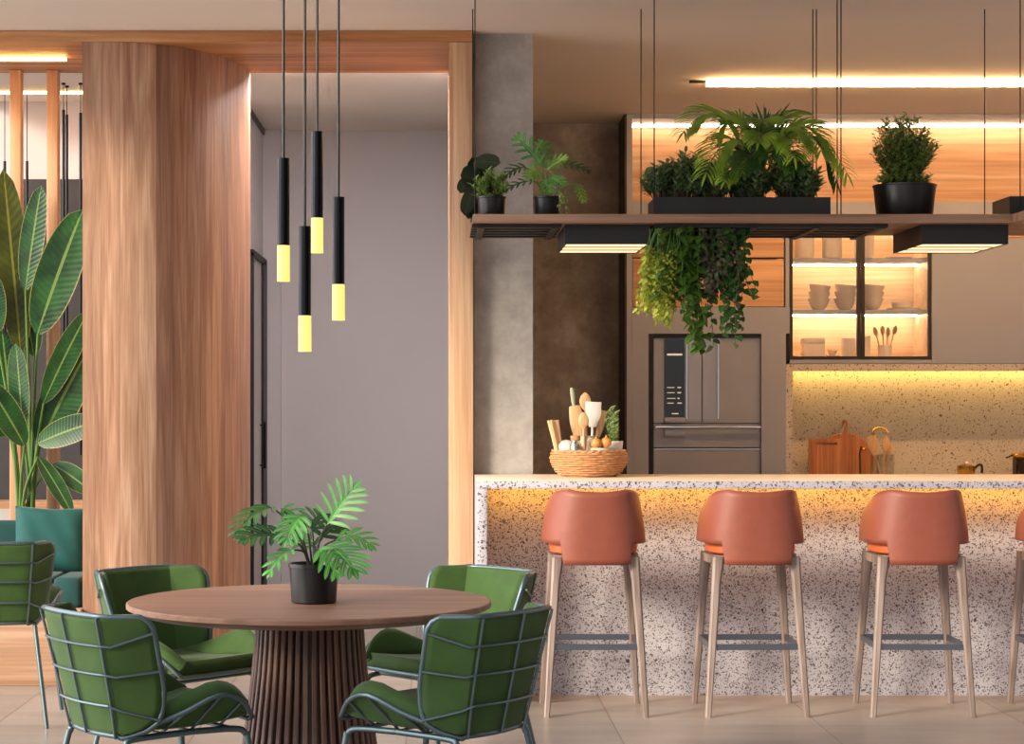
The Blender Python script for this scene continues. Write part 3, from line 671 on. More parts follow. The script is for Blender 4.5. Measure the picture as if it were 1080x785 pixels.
s = box('dispenser', M['screen'], kx(701), kx(722.5), FY - .006, FY - .0005, kz(440), fz1 - .004, root=d1)
box('light_bar', M['mark'], kx(704), kx(720), FY - .008, FY - .0062, kz(375), kz(373), root=s)
b = MB(); rnd = random.Random(3)
for py in (408.5, 414, 420, 425): 
    b.box(kx(704), kx(704 + rnd.uniform(7, 10)), FY - .0075, FY - .0062, kz(py + .7), kz(py)); b.box(kx(715), kx(715 + rnd.uniform(2, 5)), FY - .0075, FY - .0062, kz(py + .9), kz(py - .3))
b.box(kx(709), kx(716), FY - .0075, FY - .0062, kz(437), kz(436)); b.build('display_icons', M['mark'], s)
box('dispenser_tray', M['fridge2'], kx(701), kx(722.5), FY - .03, FY - .0005, kz(446), kz(440.5), root=d1, bev=.002)
for zt, zb in ((zd, kz(472)), (kz(472.8), .06)):
    d = P('drawer', 'fridge', fx0, fx1, FY, FY + .049, zb, zt - .002)
    b = MB().box(fx0 + .004, fx1 - .002, FY - .05, FY - .032, zt - .032, zt - .012, .004); b.box(fx0 + .05, fx0 + .07, FY - .034, FY - .0005, zt - .027, zt - .017); b.box(fx1 - .07, fx1 - .05, FY - .034, FY - .0005, zt - .027, zt - .017)
    if zt == zd: b.build('handle', M['chrome'], d); box('latch_box', M['fridge2'], kx(701), kx(722.5), FY - .031, FY - .0005, kz(461.5), kz(453), root=d, bev=.002)
    else:
        b.bm.free(); box('edge_trim', M['chrome'], fx0 + .004, fx1 - .004, FY - .006, FY - .0005, zt - .010, zt - .003, root=d)

# display cabinet
gx0, gx1, gz0, gz1 = kx(833), kx(982), kz(379), kz(226) - .001
t = thing('display_cabinet', 'lit glass fronted cabinet with dark frame holding cream crockery', 'cabinet', ((gx0 + gx1) / 2, KY, gz0))
w = .018
P('back_panel', 'cabl', gx0, gx1, 12.885, KB, gz0, gz1)
P('side_panel', 'cabl', gx0, gx0 + w, KY + .03, 12.884, gz0, gz1); P('side_panel', 'cabl', gx1 - w, gx1, KY + .03, 12.884, gz0, gz1)
P('bottom_panel', 'cabl', gx0 + w + .001, gx1 - w - .001, KY + .03, 12.884, gz0, gz0 + w)
SH = [(2.262, 2.285), (1.937, 1.960)]
for a, c in SH:
    sh = P('shelf', 'taupe', gx0 + w + .001, gx1 - w - .001, KY + .035, 12.884, a, c)
    box('led_strip', M['led_g'], gx0 + w + .004, gx1 - w - .004, 12.77, 12.785, a - .009, a - .0005, root=sh)
box('led_strip', M['led_g'], gx0 + w + .004, gx1 - w - .004, 12.86, 12.882, gz1 - .03, gz1 - .01, root=t)
P('top_panel', 'cabl', gx0 + w + .001, gx1 - w - .001, KY + .03, 12.884, gz1 - .009, gz1)
mx = kx(908)
for xa, xb, nm in ((gx0, mx - .002, 'left'), (mx + .002, gx1, 'right')):
    b = MB(); b.box(xa, xa + .018 if nm == 'left' else xa + .022, KY - .002, KY + .025, gz0, gz1); b.box(xb - (.022 if nm == 'left' else .018), xb, KY - .002, KY + .025, gz0, gz1)
    b.box(xa + .018, xb - .018, KY - .002, KY + .025, gz0, gz0 + .018); b.box(xa + .018, xb - .018, KY - .002, KY + .025, gz1 - .018, gz1)
    d = b.build('door', M['dbrown'], t)
    box('glass_pane', M['glass'], xa + .0185, xb - .0185, KY + .010, KY + .014, gz0 + .0185, gz1 - .0185, root=d)

# crockery
def lathe_thing(name, label, cat, m, prof, loc, group=None, segs=28, inner=None):
    t = tag(MB().lathe(prof, loc, segs).build(name, M[m], org=loc), label, cat, group); return t
IY = 12.70; ix = lambda p: X(p, IY)
cupp = [(0, 0), (.04, 0), (.058, .012), (.064, .04), (.064, .17), (.058, .17), (.058, .03), (0, .02)]
for p, l in ((848, 'tall rounded cream vase at the left of the top cabinet shelf'), (877.5, 'tall rounded cream vase second from left on the top cabinet shelf'), (911, 'tall cream vase right behind the cabinet mullion on the top shelf')):
    lathe_thing('vase', l, 'vase', 'cream', cupp, (ix(p), IY, 2.2855), 'cream vases on the top cabinet shelf')
lathe_thing('plate', 'flat cream plate on the top cabinet shelf right of the vases', 'plate', 'cream', [(0, 0), (.05, 0), (.085, .012), (.085, .016), (.05, .006), (0, .006)], (ix(948), IY, 2.2855))
bowlp = [(0, 0), (.026, 0), (.030, .004), (.046, .02), (.060, .05), (.070, .078), (.066, .078), (.056, .05), (.042, .022), (.02, .010), (0, .009)]
for i, p in enumerate((863.5, 891, 920)):
    nm = ('leftmost stack', 'middle stack', 'stack behind the mullion')[i]
    for k in range(3):
        o = lathe_thing('bowl', '%s cream bowl of the %s on the middle cabinet shelf' % (('bottom', 'middle', 'top')[k], nm), 'bowl', 'cream', bowlp, (ix(p), IY, 1.9605 + .042 * k), 'stacked cream bowls on the middle cabinet shelf')
        if k: o.rotation_euler = (.0, .05 * k, 0)
lathe_thing('tray', 'flat round tray on the middle cabinet shelf right of the bowl stacks', 'tray', 'cream', [(0, 0), (.1, 0), (.105, .012), (.1, .012), (.096, .006), (0, .006)], (ix(952), IY, 1.9605))
lathe_thing('bowl', 'low wide cream bowl standing on the flat round tray', 'bowl', 'cream', [(0, 0), (.05, 0), (.066, .014), (.07, .045), (.065, .045), (.058, .016), (0, .008)], (ix(952), IY, 1.9670))
zb = gz0 + w + .0006
t = thing('storage_box', 'square cream lidded box at the bottom left of the display cabinet', 'box', (ix(857), IY, zb))
box('body', M['cream'], ix(846), ix(868), IY - .06, IY + .06, zb, zb + .085, root=t, bev=.003); box('lid', M['cream'], ix(845.6), ix(868.4), IY - .062, IY + .062, zb + .086, zb + .118, root=t, bev=.003)
lathe_thing('saucer', 'small wooden saucer under the little bowl in the display cabinet', 'saucer', 'boardlight', [(0, 0), (.03, 0), (.045, .009), (.043, .011), (.028, .005), (0, .005)], (ix(878), IY, zb))
lathe_thing('bowl', 'little cream bowl on the wooden saucer between two boxes', 'bowl', 'cream', [(0, 0), (.016, 0), (.018, .008), (.03, .026), (.033, .036), (.03, .036), (.016, .012), (0, .01)], (ix(878), IY, zb + .006))
tag(box('canister', M['cream'], ix(888), ix(901), IY - .04, IY + .04, zb, zb + .12, bev=.004), 'tall square cream canister left of the cabinet mullion', 'canister')
lathe_thing('tumbler', 'cream cylinder cup half hidden by the cabinet mullion', 'cup', 'cream', [(0, 0), (.035, 0), (.036, .135), (.033, .135), (.032, .006), (0, .006)], (ix(912), IY, zb))
t = lathe_thing('utensil_crock', 'cream crock holding wooden spoons in the display cabinet', 'crock', 'cream', [(0, 0), (.042, 0), (.044, .075), (.040, .075), (.038, .006), (0, .006)], (ix(933.5), IY, zb))
def spoon(name, label, m, A, B, head=.018, hl=.05, r=.0045, cat='spoon', group=None, kind='spoon', flat=.3):
    A, B = Vector(A), Vector(B); d = (B - A).normalized(); b = MB(); H = B - d * hl
    b.tube([A, H], r, 8)
    side = d.cross(V(0, 1, 0)).normalized(); nrm = side.cross(d)
    rings = []
    n = 10
    for i in range(n + 1):
        t = i / n
        if kind == 'spoon': w = max(.02, math.sin(PI * (t * .93 + .05)) ** .7)
        elif kind == 'spatula': w = .45 + .55 * min(1, t * 2.2)
        else: w = .75 + .25 * math.sin(PI * t)
        c = H + d * hl * t
        rings.append([b.bm.verts.new(c + side * (head * w * math.cos(2 * PI * k / 10)) + nrm * (head * flat * w * math.sin(2 * PI * k / 10))) for k in range(10)])
    for P_, Q in zip(rings, rings[1:]):
        for k in range(10): b.bm.faces.new((P_[k], P_[(k + 1) % 10], Q[(k + 1) % 10], Q[k]))
    b.bm.faces.new(rings[0]); b.bm.faces.new(rings[-1][::-1])
    return tag(b.build(name, M[m], org=A), label, cat, group)
cx = ix(933.5)
for k, (dx0, dx1, top, lab) in enumerate(((-.02, -.075, .19, 'wooden spoon leaning left in the cabinet crock'), (-.006, -.02, .20, 'tall wooden spoon left of centre in the cabinet crock'), (.008, .022, .19, 'wooden spoon right of centre in the cabinet crock'), (.022, .075, .20, 'wooden spoon leaning right in the cabinet crock'))):
    spoon('wooden_spoon', lab, 'boardlight', (cx + dx0, IY + (k - 1.5) * .014, zb + .007), (cx + dx1, IY + (k - 1.5) * .014, zb + top), .016, .06, .005, group='wooden spoons in the cabinet crock')

# splashback and rear worktop
t = thing('splashback', 'speckled terrazzo splashback niche with light strip above the rear worktop', 'splashback', (3, 12.85, .9))
P('back_slab', 'terra_back', kx(829), XR, 12.86, KB - .001, .901, kz(384))
P('frame_side', 'terra_back', kx(829), kx(836), KY, 12.859, .901, kz(384)); P('frame_top', 'terra_back', kx(836) + .001, XR, KY, 12.55, kz(391.5), kz(384)); P('frame_top', 'terra_back', kx(836) + .001, XR, 12.5505, 12.859, kz(391.5) + .028, kz(384))
box('led_strip', M['led_s'], kx(837), XR - .02, 12.78, 12.80, kz(391.5) + .016, kz(391.5) + .0275, root=t)
t = thing('kitchen_worktop', 'rear kitchen worktop below the terrazzo splashback', 'worktop', (3, 12.5, 0))
P('base', 'taupe', kx(829), XR, 12.3, KB - .002, 0, .86); P('worktop', 'terra_slab', kx(829), XR, 12.27, KB - .002, .861, .9)

WZ = .9005; WY = 12.74; wx = lambda p, y=WY: X(p, y); wz = lambda p, y=WY: Z(p, y)
# chopping boards lean against the splashback
y = 12.79
poly = []
cxb, czb, rr = wx(891, y), wz(488, y), .19
poly = [(cxb - .1, WZ), (cxb + .1, WZ)]
for i in range(29):
    a = math.radians(-58 + (296) * i / 28)
    if 80 < math.degrees(a) < 100: continue
    poly.append((cxb + rr * math.cos(a), czb + rr * math.sin(a)))
    if math.degrees(a) < 80 and math.degrees(-58 + 0) is not None and math.radians(-58 + 296 * (i + 1) / 28) > math.radians(80):
        hx = .016; ht = wz(443, y)
        poly += [(cxb + hx, czb + rr * .99), (cxb + hx, ht - .012), (cxb + hx * .6, ht), (cxb - hx * .6, ht), (cxb - hx, ht - .012), (cxb - hx, czb + rr * .99)]
o = MB().prism(poly, y - .012, y + .012).build('chopping_board', M['board'], org=(cxb, y, WZ), bevel=.002)
tag(o, 'round wooden chopping board with handle leaning on the splashback', 'chopping board')
b = MB(); b.tube([(cxb - .003, y - .016, wz(447, y)), (cxb - .03, y - .02, wz(456, y)), (cxb - .028, y - .02, wz(459, y)), (cxb - .008, y - .016, wz(450, y))], .0028, 6, smooth=4, closed=True); b.build('hanging_cord', M['sage'], o)
y2 = 12.74; x0, x1, zt = wx(853, y2), wx(889, y2), wz(463, y2)
sx0, sx1, sz0, sz1 = wx(860, y2), wx(883, y2), wz(469, y2), wz(467, y2)
b = MB()
b.box(x0, x1, y2 - .01, y2 + .01, WZ, sz0); b.box(x0, x1, y2 - .01, y2 + .01, sz1, zt); b.box(x0, sx0, y2 - .01, y2 + .01, sz0, sz1); b.box(sx1, x1, y2 - .01, y2 + .01, sz0, sz1); b.box(sx0, sx1, y2 + .008, y2 + .0095, sz0, sz1)
tag(b.build('chopping_board', M['board'], org=((x0 + x1) / 2, y2, WZ)), 'rectangular wooden chopping board with slot handle in front of the round one', 'chopping board')
y3 = 12.70
b = MB(); b.tube([(wx(907.5, y3), y3, WZ), (wx(907.5, y3), y3 + .02, wz(478, y3)), (wx(909, y3), y3 + .01, wz(471, y3))], .006, 8)
o = b.build('ladle', M['dbrown'], org=(wx(907.5, y3), y3, WZ)); tag(o, 'dark ladle with brass cup leaning on the round chopping board', 'ladle')
MB().lathe([(0, -.018), (.012, -.014), (.018, 0), (.016, 0), (.010, -.012), (0, -.015)], (wx(911, y3), y3 - .005, wz(473, y3)), 14).build('cup', M['brass'], o)
y4 = 12.62; jx = wx(930.5, y4)
jar = MB().lathe([(0, 0), (.072, 0), (.076, .01), (.076, .145), (.071, .145), (.071, .012), (0, .008)], (jx, y4, WZ), 28).build('utensil_jar', M['jar'], org=(jx, y4, WZ))
tag(jar, 'clear glass jar of wooden utensils beside the chopping boards', 'jar')
for k, (a, bx, by, hd, hl, kd, m, lab) in enumerate(((-.03, 917.5, 460, .032, .13, 'spatula', 'boardlight', 'pale wooden spatula leaning left in the glass jar'), (.0, 935, 460, .026, .10, 'spoon', 'boardlight', 'wooden spoon rising behind in the glass jar'), (.03, 940, 466, .030, .10, 'spoon', 'boardlight', 'wooden spoon leaning right in the glass jar'))):
    spoon('wooden_utensil', lab, m, (jx + a * .6, y4 + (k - 1) * .03, WZ + .0095), V(wx(bx, y4), y4 + (k - 1) * .035, wz(by, y4)), hd, hl, .006, group='wooden utensils in the glass jar', cat='utensil', kind=kd, flat=.25)
b = MB(); b.tube([(jx - .01, y4 + .055, WZ + .0125), (wx(926, y4), y4 + .058, wz(466, y4)), (wx(922, y4), y4 + .055, wz(456.5, y4)), (wx(927, y4), y4 + .05, wz(452, y4)), (wx(934, y4), y4 + .045, wz(452.5, y4)), (wx(938, y4), y4 + .04, wz(457, y4))], .007, 8, smooth=6)
tag(b.build('brass_ladle', M['brass'], org=(jx, y4 + .055, WZ)), 'brass ladle with hooked handle standing in the glass jar', 'ladle')
y5 = 12.6
px = wx(1019, y5)
t = thing('saucepan', 'small brass saucepan with dark handle on the rear worktop', 'saucepan', (px, y5, WZ))
zt = wz(492.5, y5)
MB().lathe([(0, 0), (.05, 0), (.055, .01), (.055, zt - WZ), (.058, zt - WZ), (.058, zt - WZ + .004), (.051, zt - WZ + .003), (.051, .012), (0, .008)], (px, y5, WZ), 28).build('body', M['brass'], t)
MB().lathe([(0, .018), (.02, .016), (.054, .006), (.054, .0045), (0, .005)], (px, y5, zt), 28).build('lid', M['brass'], t)
MB().lathe([(0, .034), (.010, .031), (.013, .024), (.007, .018), (0, .018)], (px + .006, y5, zt), 14).build('lid_knob', M['whitec'], t)
MB().tube([(px + .054, y5, zt - .012), (px + .075, y5, zt + .010), (px + .098, y5, zt + .008), (px + .1, y5, zt - .04)], .0085, 8, smooth=5).build('handle', M['black'], t)
px = wx(1082, y5); R = .082
t = thing('storage_canister', 'tall smoked glass canister with brass lid at the right edge', 'canister', (px, y5, WZ))
zt = wz(482, y5)
MB().lathe([(0, 0), (R, 0), (R, zt - WZ), (R - .004, zt - WZ), (R - .004, .006), (0, .006)], (px, y5, WZ), 32).build('body', M['smoked'], t)
MB().lathe([(0, .0), (R + .008, 0), (R + .012, .012), (R + .006, .02), (.02, .026), (0, .026)], (px, y5, zt + .0005), 32).build('lid', M['brass'], t)
MB().tube([(px - R - .008, y5, zt + .008), (px - R - .03, y5, zt - .002), (px - R - .045, y5, zt - .006)], .005, 8).build('side_handle', M['black'], t)
MB().lathe([(0, .007), (R - .006, .007), (R - .006, .12), (0, .125)], (px, y5, WZ), 24).build('contents', M['trunk'], t)

# ------------------------------------------------------------------ basket on the bar
BY = 9.47; bx = X(621, BY); q = lambda p, y=BY: X(p, y); qz = lambda p, y=BY: Z(p, y)
t = thing('wicker_basket', 'round wicker basket of kitchen things on the bar counter', 'basket', (bx, BY, BZ))
b = MB(); prof = [(0, .004), (.10, .004), (.125, .0), (.15, .025), (.172, .06), (.178, .09), (.172, .115), (.165, .12), (.160, .112), (.166, .088), (.160, .06), (.138, .028), (.11, .012), (0, .012)]
b.lathe(prof, (bx, BY, BZ + .0005), 48); b.build('body', M['wicker'], t)
b = MB(); NS = 10
for k in range(NS):
    z = BZ + .014 + k * .0107; pr = 0
    zz = z - BZ
    for (r0, z0), (r1, z1) in zip(prof[2:7], prof[3:8]):
        if z0 <= zz <= z1: pr = r0 + (r1 - r0) * (zz - z0) / max(1e-6, z1 - z0)
    pts = [(bx + (pr + .003 + .0035 * math.sin(14 * a + PI * k)) * math.cos(a), BY + (pr + .003 + .0035 * math.sin(14 * a + PI * k)) * math.sin(a), z + .001 * math.sin(5 * a + k)) for a in [2 * PI * i / 84 for i in range(84)]]
    b.tube(pts, .0055, 6, closed=True)
b.build('weave', M['wicker'], t)
b = MB()
for ph in (0, PI): b.tube([(bx + (.169 + .004 * math.cos(16 * a + ph)) * math.cos(a), BY + (.169 + .004 * math.cos(16 * a + ph)) * math.sin(a), BZ + .1205 + .004 * math.sin(16 * a + ph)) for a in [2 * PI * i / 110 for i in range(110)]], .006, 6, closed=True)
b.build('rim', M['wicker'], t)
FZ = BZ + .0135
def stand(name, label, cat, m, prof, px, y, z0=FZ, group=None): return lathe_thing(name, label, cat, m, prof, (q(px, y), y, z0), group, 24)
stand('salt_bowl', 'white bowl heaped with salt at the left of the basket', 'bowl', 'whitec', [(0, 0), (.03, 0), (.05, .03), (.052, .135), (.048, .142), (.03, .156), (0, .163)], 597, 9.44)
t = thing('cork_jar', 'small clear jar with cork lid in the wicker basket', 'jar', (q(607, 9.37), 9.37, FZ + .012))
MB().lathe([(0, 0), (.026, 0), (.029, .01), (.029, .13), (.022, .142), (.022, .15), (.019, .15), (.019, .142), (.026, .128), (.026, .008), (0, .006)], (q(607, 9.37), 9.37, FZ + .012), 20).build('glass', M['jar'], t)
MB().lathe([(0, .146), (.0185, .146), (.024, .151), (.024, .17), (0, .172)], (q(607, 9.37), 9.37, FZ + .012), 16).build('cork', M['cork'], t)
cr = stand('stoneware_crock', 'speckled stoneware crock of utensils in the wicker basket', 'crock', 'stone', [(0, 0), (.04, 0), (.05, .02), (.05, .16), (.046, .172), (.050, .18), (.046, .18), (.042, .172), (.045, .155), (.045, .012), (0, .01)], 619, 9.50)
cx, cy = q(619, 9.50), 9.50
spoon('paddle_board', 'broad wooden paddle standing in the stoneware crock', 'boardlight', (cx - .012, cy - .015, FZ + .0115), (q(606, 9.48), 9.48, qz(428, 9.48)), .034, .15, .008, 'paddle', kind='paddle', flat=.16)
spoon('wooden_spoon', 'round wooden spoon rising from the stoneware crock', 'boardlight', (cx + .002, cy + .012, FZ + .0115), (q(617, 9.53), 9.53, qz(414, 9.53)), .028, .085, .006, 'spoon', flat=.22)
spoon('serving_spoon', 'long handled wooden spoon with short scoop in front of the crock paddle', 'boardlight', (cx - .01, cy - .032, FZ + .0115), (q(615, 9.43), 9.43, qz(435, 9.43)), .026, .08, .006, 'spoon', flat=.22)
spoon('spatula', 'white spatula standing in the stoneware crock', 'whitec', (cx + .018, cy - .004, FZ + .0115), (q(626, 9.50), 9.50, qz(424, 9.50)), .038, .12, .006, 'spatula', kind='spatula', flat=.14)
spoon('knife_handle', 'pale sage green handled tool at the back of the crock', 'sage', (cx - .022, cy + .024, FZ + .0115), (q(603, 9.53), 9.53, qz(409, 9.53)), .011, .09, .007, 'kitchen tool', kind='paddle', flat=.7)
spoon('wooden_turner', 'narrow wooden turner right of the white spatula', 'boardlight', (cx + .024, cy + .02, FZ + .0115), (q(636, 9.535), 9.535, qz(433, 9.535)), .020, .13, .006, 'utensil', kind='spatula', flat=.2)
b = MB()
for k, (dx, lean) in enumerate(((0, -.012), (.014, .004))):
    A = V(q(590, 9.45) + dx, 9.40 + .02 * k, FZ + .03); B = A + V(-.035 + lean, .01, .225)
    b.tube([A, A.lerp(B, .5) + V(.002, 0, 0), B], [.008, .014], 6)
b.tube([(q(590, 9.45) - .012, 9.40, FZ + .06), (q(590, 9.45) + .012, 9.42, FZ + .06)], .006, 6)
tag(b.build('wooden_tongs', M['boardlight'], org=(q(590, 9.4), 9.4, FZ)), 'wooden tongs standing at the left of the wicker basket', 'tongs')
for i, (p, lab, yy, zz) in enumerate(((629, 'golden onion at the left of the pair in the basket', 9.36, 468), (639.5, 'golden onion at the right of the pair beside the herb pot', 9.37, 467))):
    lathe_thing('onion', lab, 'onion', 'egg', [(0, -.026), (.012, -.024), (.024, -.009), (.0255, .003), (.019, .019), (.006, .025), (.003, .034), (0, .035)], (q(p, yy), yy, qz(zz, yy)), 'onions in the basket', 20)
sp = lathe_thing('egg_dish', 'shallow cream dish carrying the two onions in the basket', 'dish', 'cream', [(0, 0), (.03, 0), (.05, .1), (.052, .118), (.048, .118), (.03, .105), (0, .102)], (q(634, 9.365), 9.365, FZ + .007), None)
px = q(647, 9.47)
t = thing('potted_herb', 'small pale green herb in a white pot in the basket', 'potted plant', (px, 9.47, FZ))
MB().lathe([(0, 0), (.034, 0), (.046, .155), (.041, .155), (.036, .14), (0, .14)], (px, 9.47, FZ), 24).build('pot', M['whitec'], t)
b = MB(); rnd = random.Random(7); s2 = MB()
for k in range(16):
    a = rnd.uniform(0, 2 * PI); r = rnd.uniform(.004, .042); top = V(px + r * math.cos(a) * 1.1 - .008, 9.47 + r * math.sin(a), FZ + rnd.uniform(.24, .335) - r * 1.2)
    base = V(px + .4 * r * math.cos(a), 9.47 + .4 * r * math.sin(a), FZ + .14); s2.tube([base, top], .0015, 5)
    for j in range(17):
        f = .25 + .75 * j / 16; p = base.lerp(top, f); aa = j * 2.4
        b.blade(p, V(math.cos(aa), math.sin(aa), .7), V(0, 0, 1), rnd.uniform(.016, .026), .011, .3, .2, 3)
b.build('leaves', M['herb'], t); s2.build('stems', M['stem'], t)
# ------------------------------------------------------------------ round table
TX, TY, TZ, TR = -.403, 6.25, .757, .57
t = thing('dining_table', 'round walnut dining table on a fluted pedestal', 'table', (TX, TY, 0))
MB().lathe([(0, TZ - .036), (TR - .05, TZ - .036), (TR - .012, TZ - .022), (TR, TZ - .016), (TR, TZ - .003), (TR - .004, TZ), (0, TZ)], (TX, TY, 0), 96).build('tabletop', M['table'], t, smooth=30)
def ped_r(z): return .168 + .012 * (1 - z / .72) + .085 * (1 - z / .72) ** 1.5
MB().lathe([(0, .012)] + [(ped_r(z) - .026, z) for z in [.012 + .70 * i / 10 for i in range(11)]] + [(0, .72)], (TX, TY, 0), 64).build('pedestal_core', M['pedestal'], t)
for k in range(44):
    a = 2 * PI * k / 44; ca, sa = math.cos(a), math.sin(a); b = MB(); rr = []
    for i in range(9):
        z = .0125 + .7065 * i / 8; r = ped_r(z); w = .0078 + .002 * (r - .168) / .1
        rr.append([b.bm.verts.new((TX + ca * R - sa * s, TY + sa * R + ca * s, z)) for R, s in ((r - .03, -w), (r - .003, -w), (r, -w * .6), (r, w * .6), (r - .003, w), (r - .03, w))])
    for A, B in zip(rr, rr[1:]):
        for j in range(6): b.bm.faces.new((A[j], A[(j + 1) % 6], B[(j + 1) % 6], B[j]))
    b.bm.faces.new(rr[0]); b.bm.faces.new(rr[-1][::-1])
    b.build('slat', M['pedestal'], t)
MB().lathe([(0, 0), (.285, 0), (.285, .012), (0, .012)], (TX, TY, 0), 64).build('base_plate', M['black'], t)

# ------------------------------------------------------------------ green wire chairs
def lerp(a, b, t): return Vector(a).lerp(Vector(b), t)
def bez(P, t):
    P = [Vector(p) for p in P]
    while len(P) > 1: P = [a.lerp(b, t) for a, b in zip(P, P[1:])]
    return P[0]
def chair():
    t = thing('wire_chair', 'x', 'chair', local=True, group='green velvet wire chairs')
    # back shell: fold line F, wing edge W, for the right side (+x); v = 0 bottom .. 1 top
    def Fb(v): return lerp((.132, -.185, .440), (.162, -.265, .785), v)
    def Wb(v):
        pts = [V(.143, -.178, .440), V(.193, -.105, .475), V(.206, -.088, .56), V(.226, -.118, .68), V(.236, -.142, .758), V(.222, -.172, .784)]
        n = len(pts) - 1; f = min(v * n, n - 1e-6); i = int(f); k = f - i
        a, b_, c, d = pts[max(i - 1, 0)], pts[i], pts[i + 1], pts[min(i + 2, n)]
        return .5 * ((2 * b_) + (c - a) * k + (2 * a - 5 * b_ + 4 * c - d) * k * k + (3 * b_ - a - 3 * c + d) * k ** 3)
    def back(u, v, o=0.0):      # u -2..2 : wing, centre, wing ; o = outward offset
        s = 1 if u >= 0 else -1; au = abs(u)
        if au <= 1: p = Fb(v); p = V(p.x * au, p.y - .018 * (1 - au * au), p.z); nrm = V(.10 * au, -1, -.22)
        else:
            k = au - 1; f, w = Fb(v), Wb(v); p = f.lerp(w, k); dd = (w - f); nrm = V(-dd.y, -dd.x, 0) if False else V(max(.001, dd.y), -abs(dd.x), -.12)
            if nrm.length < .02: nrm = V(.1, -1, -.2)
            nrm = nrm.normalized().lerp(V(.10, -1, -.22).normalized(), max(0, 1 - k * 9))
            p = p + V(0, -.002, 0) * math.sin(PI * k)
        p = p + nrm.normalized() * o
        return V(p.x * s, p.y, p.z)
    us = [-2, -1.85, -1.6, -1.35, -1.15, -1.04, -.96, -.8, -.4, 0, .4, .8, .96, 1.04, 1.15, 1.35, 1.6, 1.85, 2]
    vs = [0, .04, .1, .2, .3, .4, .5, .6, .7, .8, .9, .96, 1]
    def ease(u, v):             # slight inset at the rim so that the frame tube shows round it
        return u * .985, .015 + v * .97
    b = MB(); b.grid([[back(*ease(u, v), -.004) for u in us] for v in vs])
    b.build('backrest', M['green'], t, local=True, solid=.030, off=0, smooth=26)
    # seat shell
    def Fs(v): return lerp((.13, -.165, .448), (.185, .205, .462), v) + V(0, 0, .012 * math.sin(PI * v) * -1)
    def Ws(v):
        pts = [V(.15, -.165, .452), V(.215, -.04, .50), V(.245, .07, .548), V(.235, .15, .525), V(.20, .21, .468)]
        n = len(pts) - 1; f = min(v * n, n - 1e-6); i = int(f); k = f - i
        a, b_, c, d = pts[max(i - 1, 0)], pts[i], pts[i + 1], pts[min(i + 2, n)]
        return .5 * ((2 * b_) + (c - a) * k + (2 * a - 5 * b_ + 4 * c - d) * k * k + (3 * b_ - a - 3 * c + d) * k ** 3)
    def seat(u, v, o=0.0):
        s = 1 if u >= 0 else -1; au = abs(u)
        if au <= 1: p = Fs(v); p = V(p.x * au, p.y + .012 * (1 - au * au) * (1 if v > .9 else 0), p.z); nr = V(0, 0, -1)
        else: p = Fs(v).lerp(Ws(v), au - 1); nr = V(.5, 0, -.85).normalized().lerp(V(0, 0, -1), max(0, 1 - (au - 1) * 3)).normalized()
        p = p + nr * o; return V(p.x * s, p.y, p.z)
    b = MB(); b.grid([[seat(u * .985, .01 + v * .975, -.026) for u in us] for v in [0, .06, .15, .25, .35, .45, .55, .65, .75, .85, .93, .98, 1]])
    b.build('seat', M['green'], t, local=True, solid=.046, off=0, smooth=60)
    # frames
    R = .0085
    n = 14
    edge = [back(-2, i / n, .006) for i in range(n + 1)] + [back(-2 + 4 * i / 16, 1, .006) for i in range(1, 16)] + [back(2, 1 - i / n, .006) for i in range(n + 1)] + [back(2 - 4 * i / 16, 0, .006) for i in range(1, 16)]
    b = MB(); b.tube(edge, R, 8, closed=True); b.build('back_frame', M['chairwire'], t, local=True, smooth=60)
    for v in (.27, .53, .77): 
        b = MB(); b.tube([back(-1.99 + 3.98 * i / 28, v, .022) for i in range(29)], .0042, 6); b.build('back_wire', M['chairwire'], t, local=True)
    for u in (-1.02, 0, 1.02):
        b = MB(); b.tube([back(u, i / 12, .018) for i in range(13)], .0042, 6); b.build('back_wire', M['chairwire'], t, local=True)
    edge = [seat(-2, i / n, .004) for i in range(n + 1)] + [seat(-2 + 4 * i / 16, 1, .004) for i in range(1, 16)] + [seat(2, 1 - i / n, .004) for i in range(n + 1)] + [seat(2 - 4 * i / 16, 0, .004) for i in range(1, 16)]
    b = MB(); b.tube(edge, R * .9, 8, closed=True); b.build('seat_frame', M['chairwire'], t, local=True, smooth=60)
    for v in (.28, .52, .76):
        b = MB(); b.tube([seat(-1.99 + 3.98 * i / 24, v, .006) for i in range(25)], .004, 6); b.build('seat_wire', M['chairwire'], t, local=True)
    for s in (-1, 1):
        b = MB(); b.tube([(s * .235, .25, 0), (s * .192, .205, .38), (s * .187, .196, .415), (s * .18, .165, .431), (s * .17, .03, .435)], .0095, 8, smooth=5); b.build('leg', M['chairwire'], t, local=True, smooth=60)
        b = MB(); b.tube([(s * .225, -.27, 0), (s * .172, -.195, .38), (s * .167, -.185, .415), (s * .165, -.16, .431), (s * .17, .028, .435)], .0095, 8, smooth=5); b.build('leg', M['chairwire'], t, local=True, smooth=60)
    b = MB()
    for y in (-.12, .15): b.tube([(-.17, y, .434), (.17, y, .434)], .007, 8)
    b.build('cross_bar', M['chairwire'], t, local=True)
    return t
ch = chair()
CHR = [(-.83, 5.82, 38, 'green wire chair at the front left of the round table, back towards us'), (.008, 5.82, 142, 'green wire chair at the front right of the round table, back towards us'),
       (-.885, 6.92, -41, 'green velvet chair behind the round table on its left, beside the curved wall'), (.025, 6.92, 222, 'green velvet chair behind the round table on its right, beside the bar'),
       (-1.90, 8.66, 95, 'green wire chair cut off by the left edge in front of the teal sofa')]
for i, (x, y, a, lab) in enumerate(CHR):
    rz = math.radians(a - 90)
    if i: dup(ch, V(x, y, 0), rz, lab)
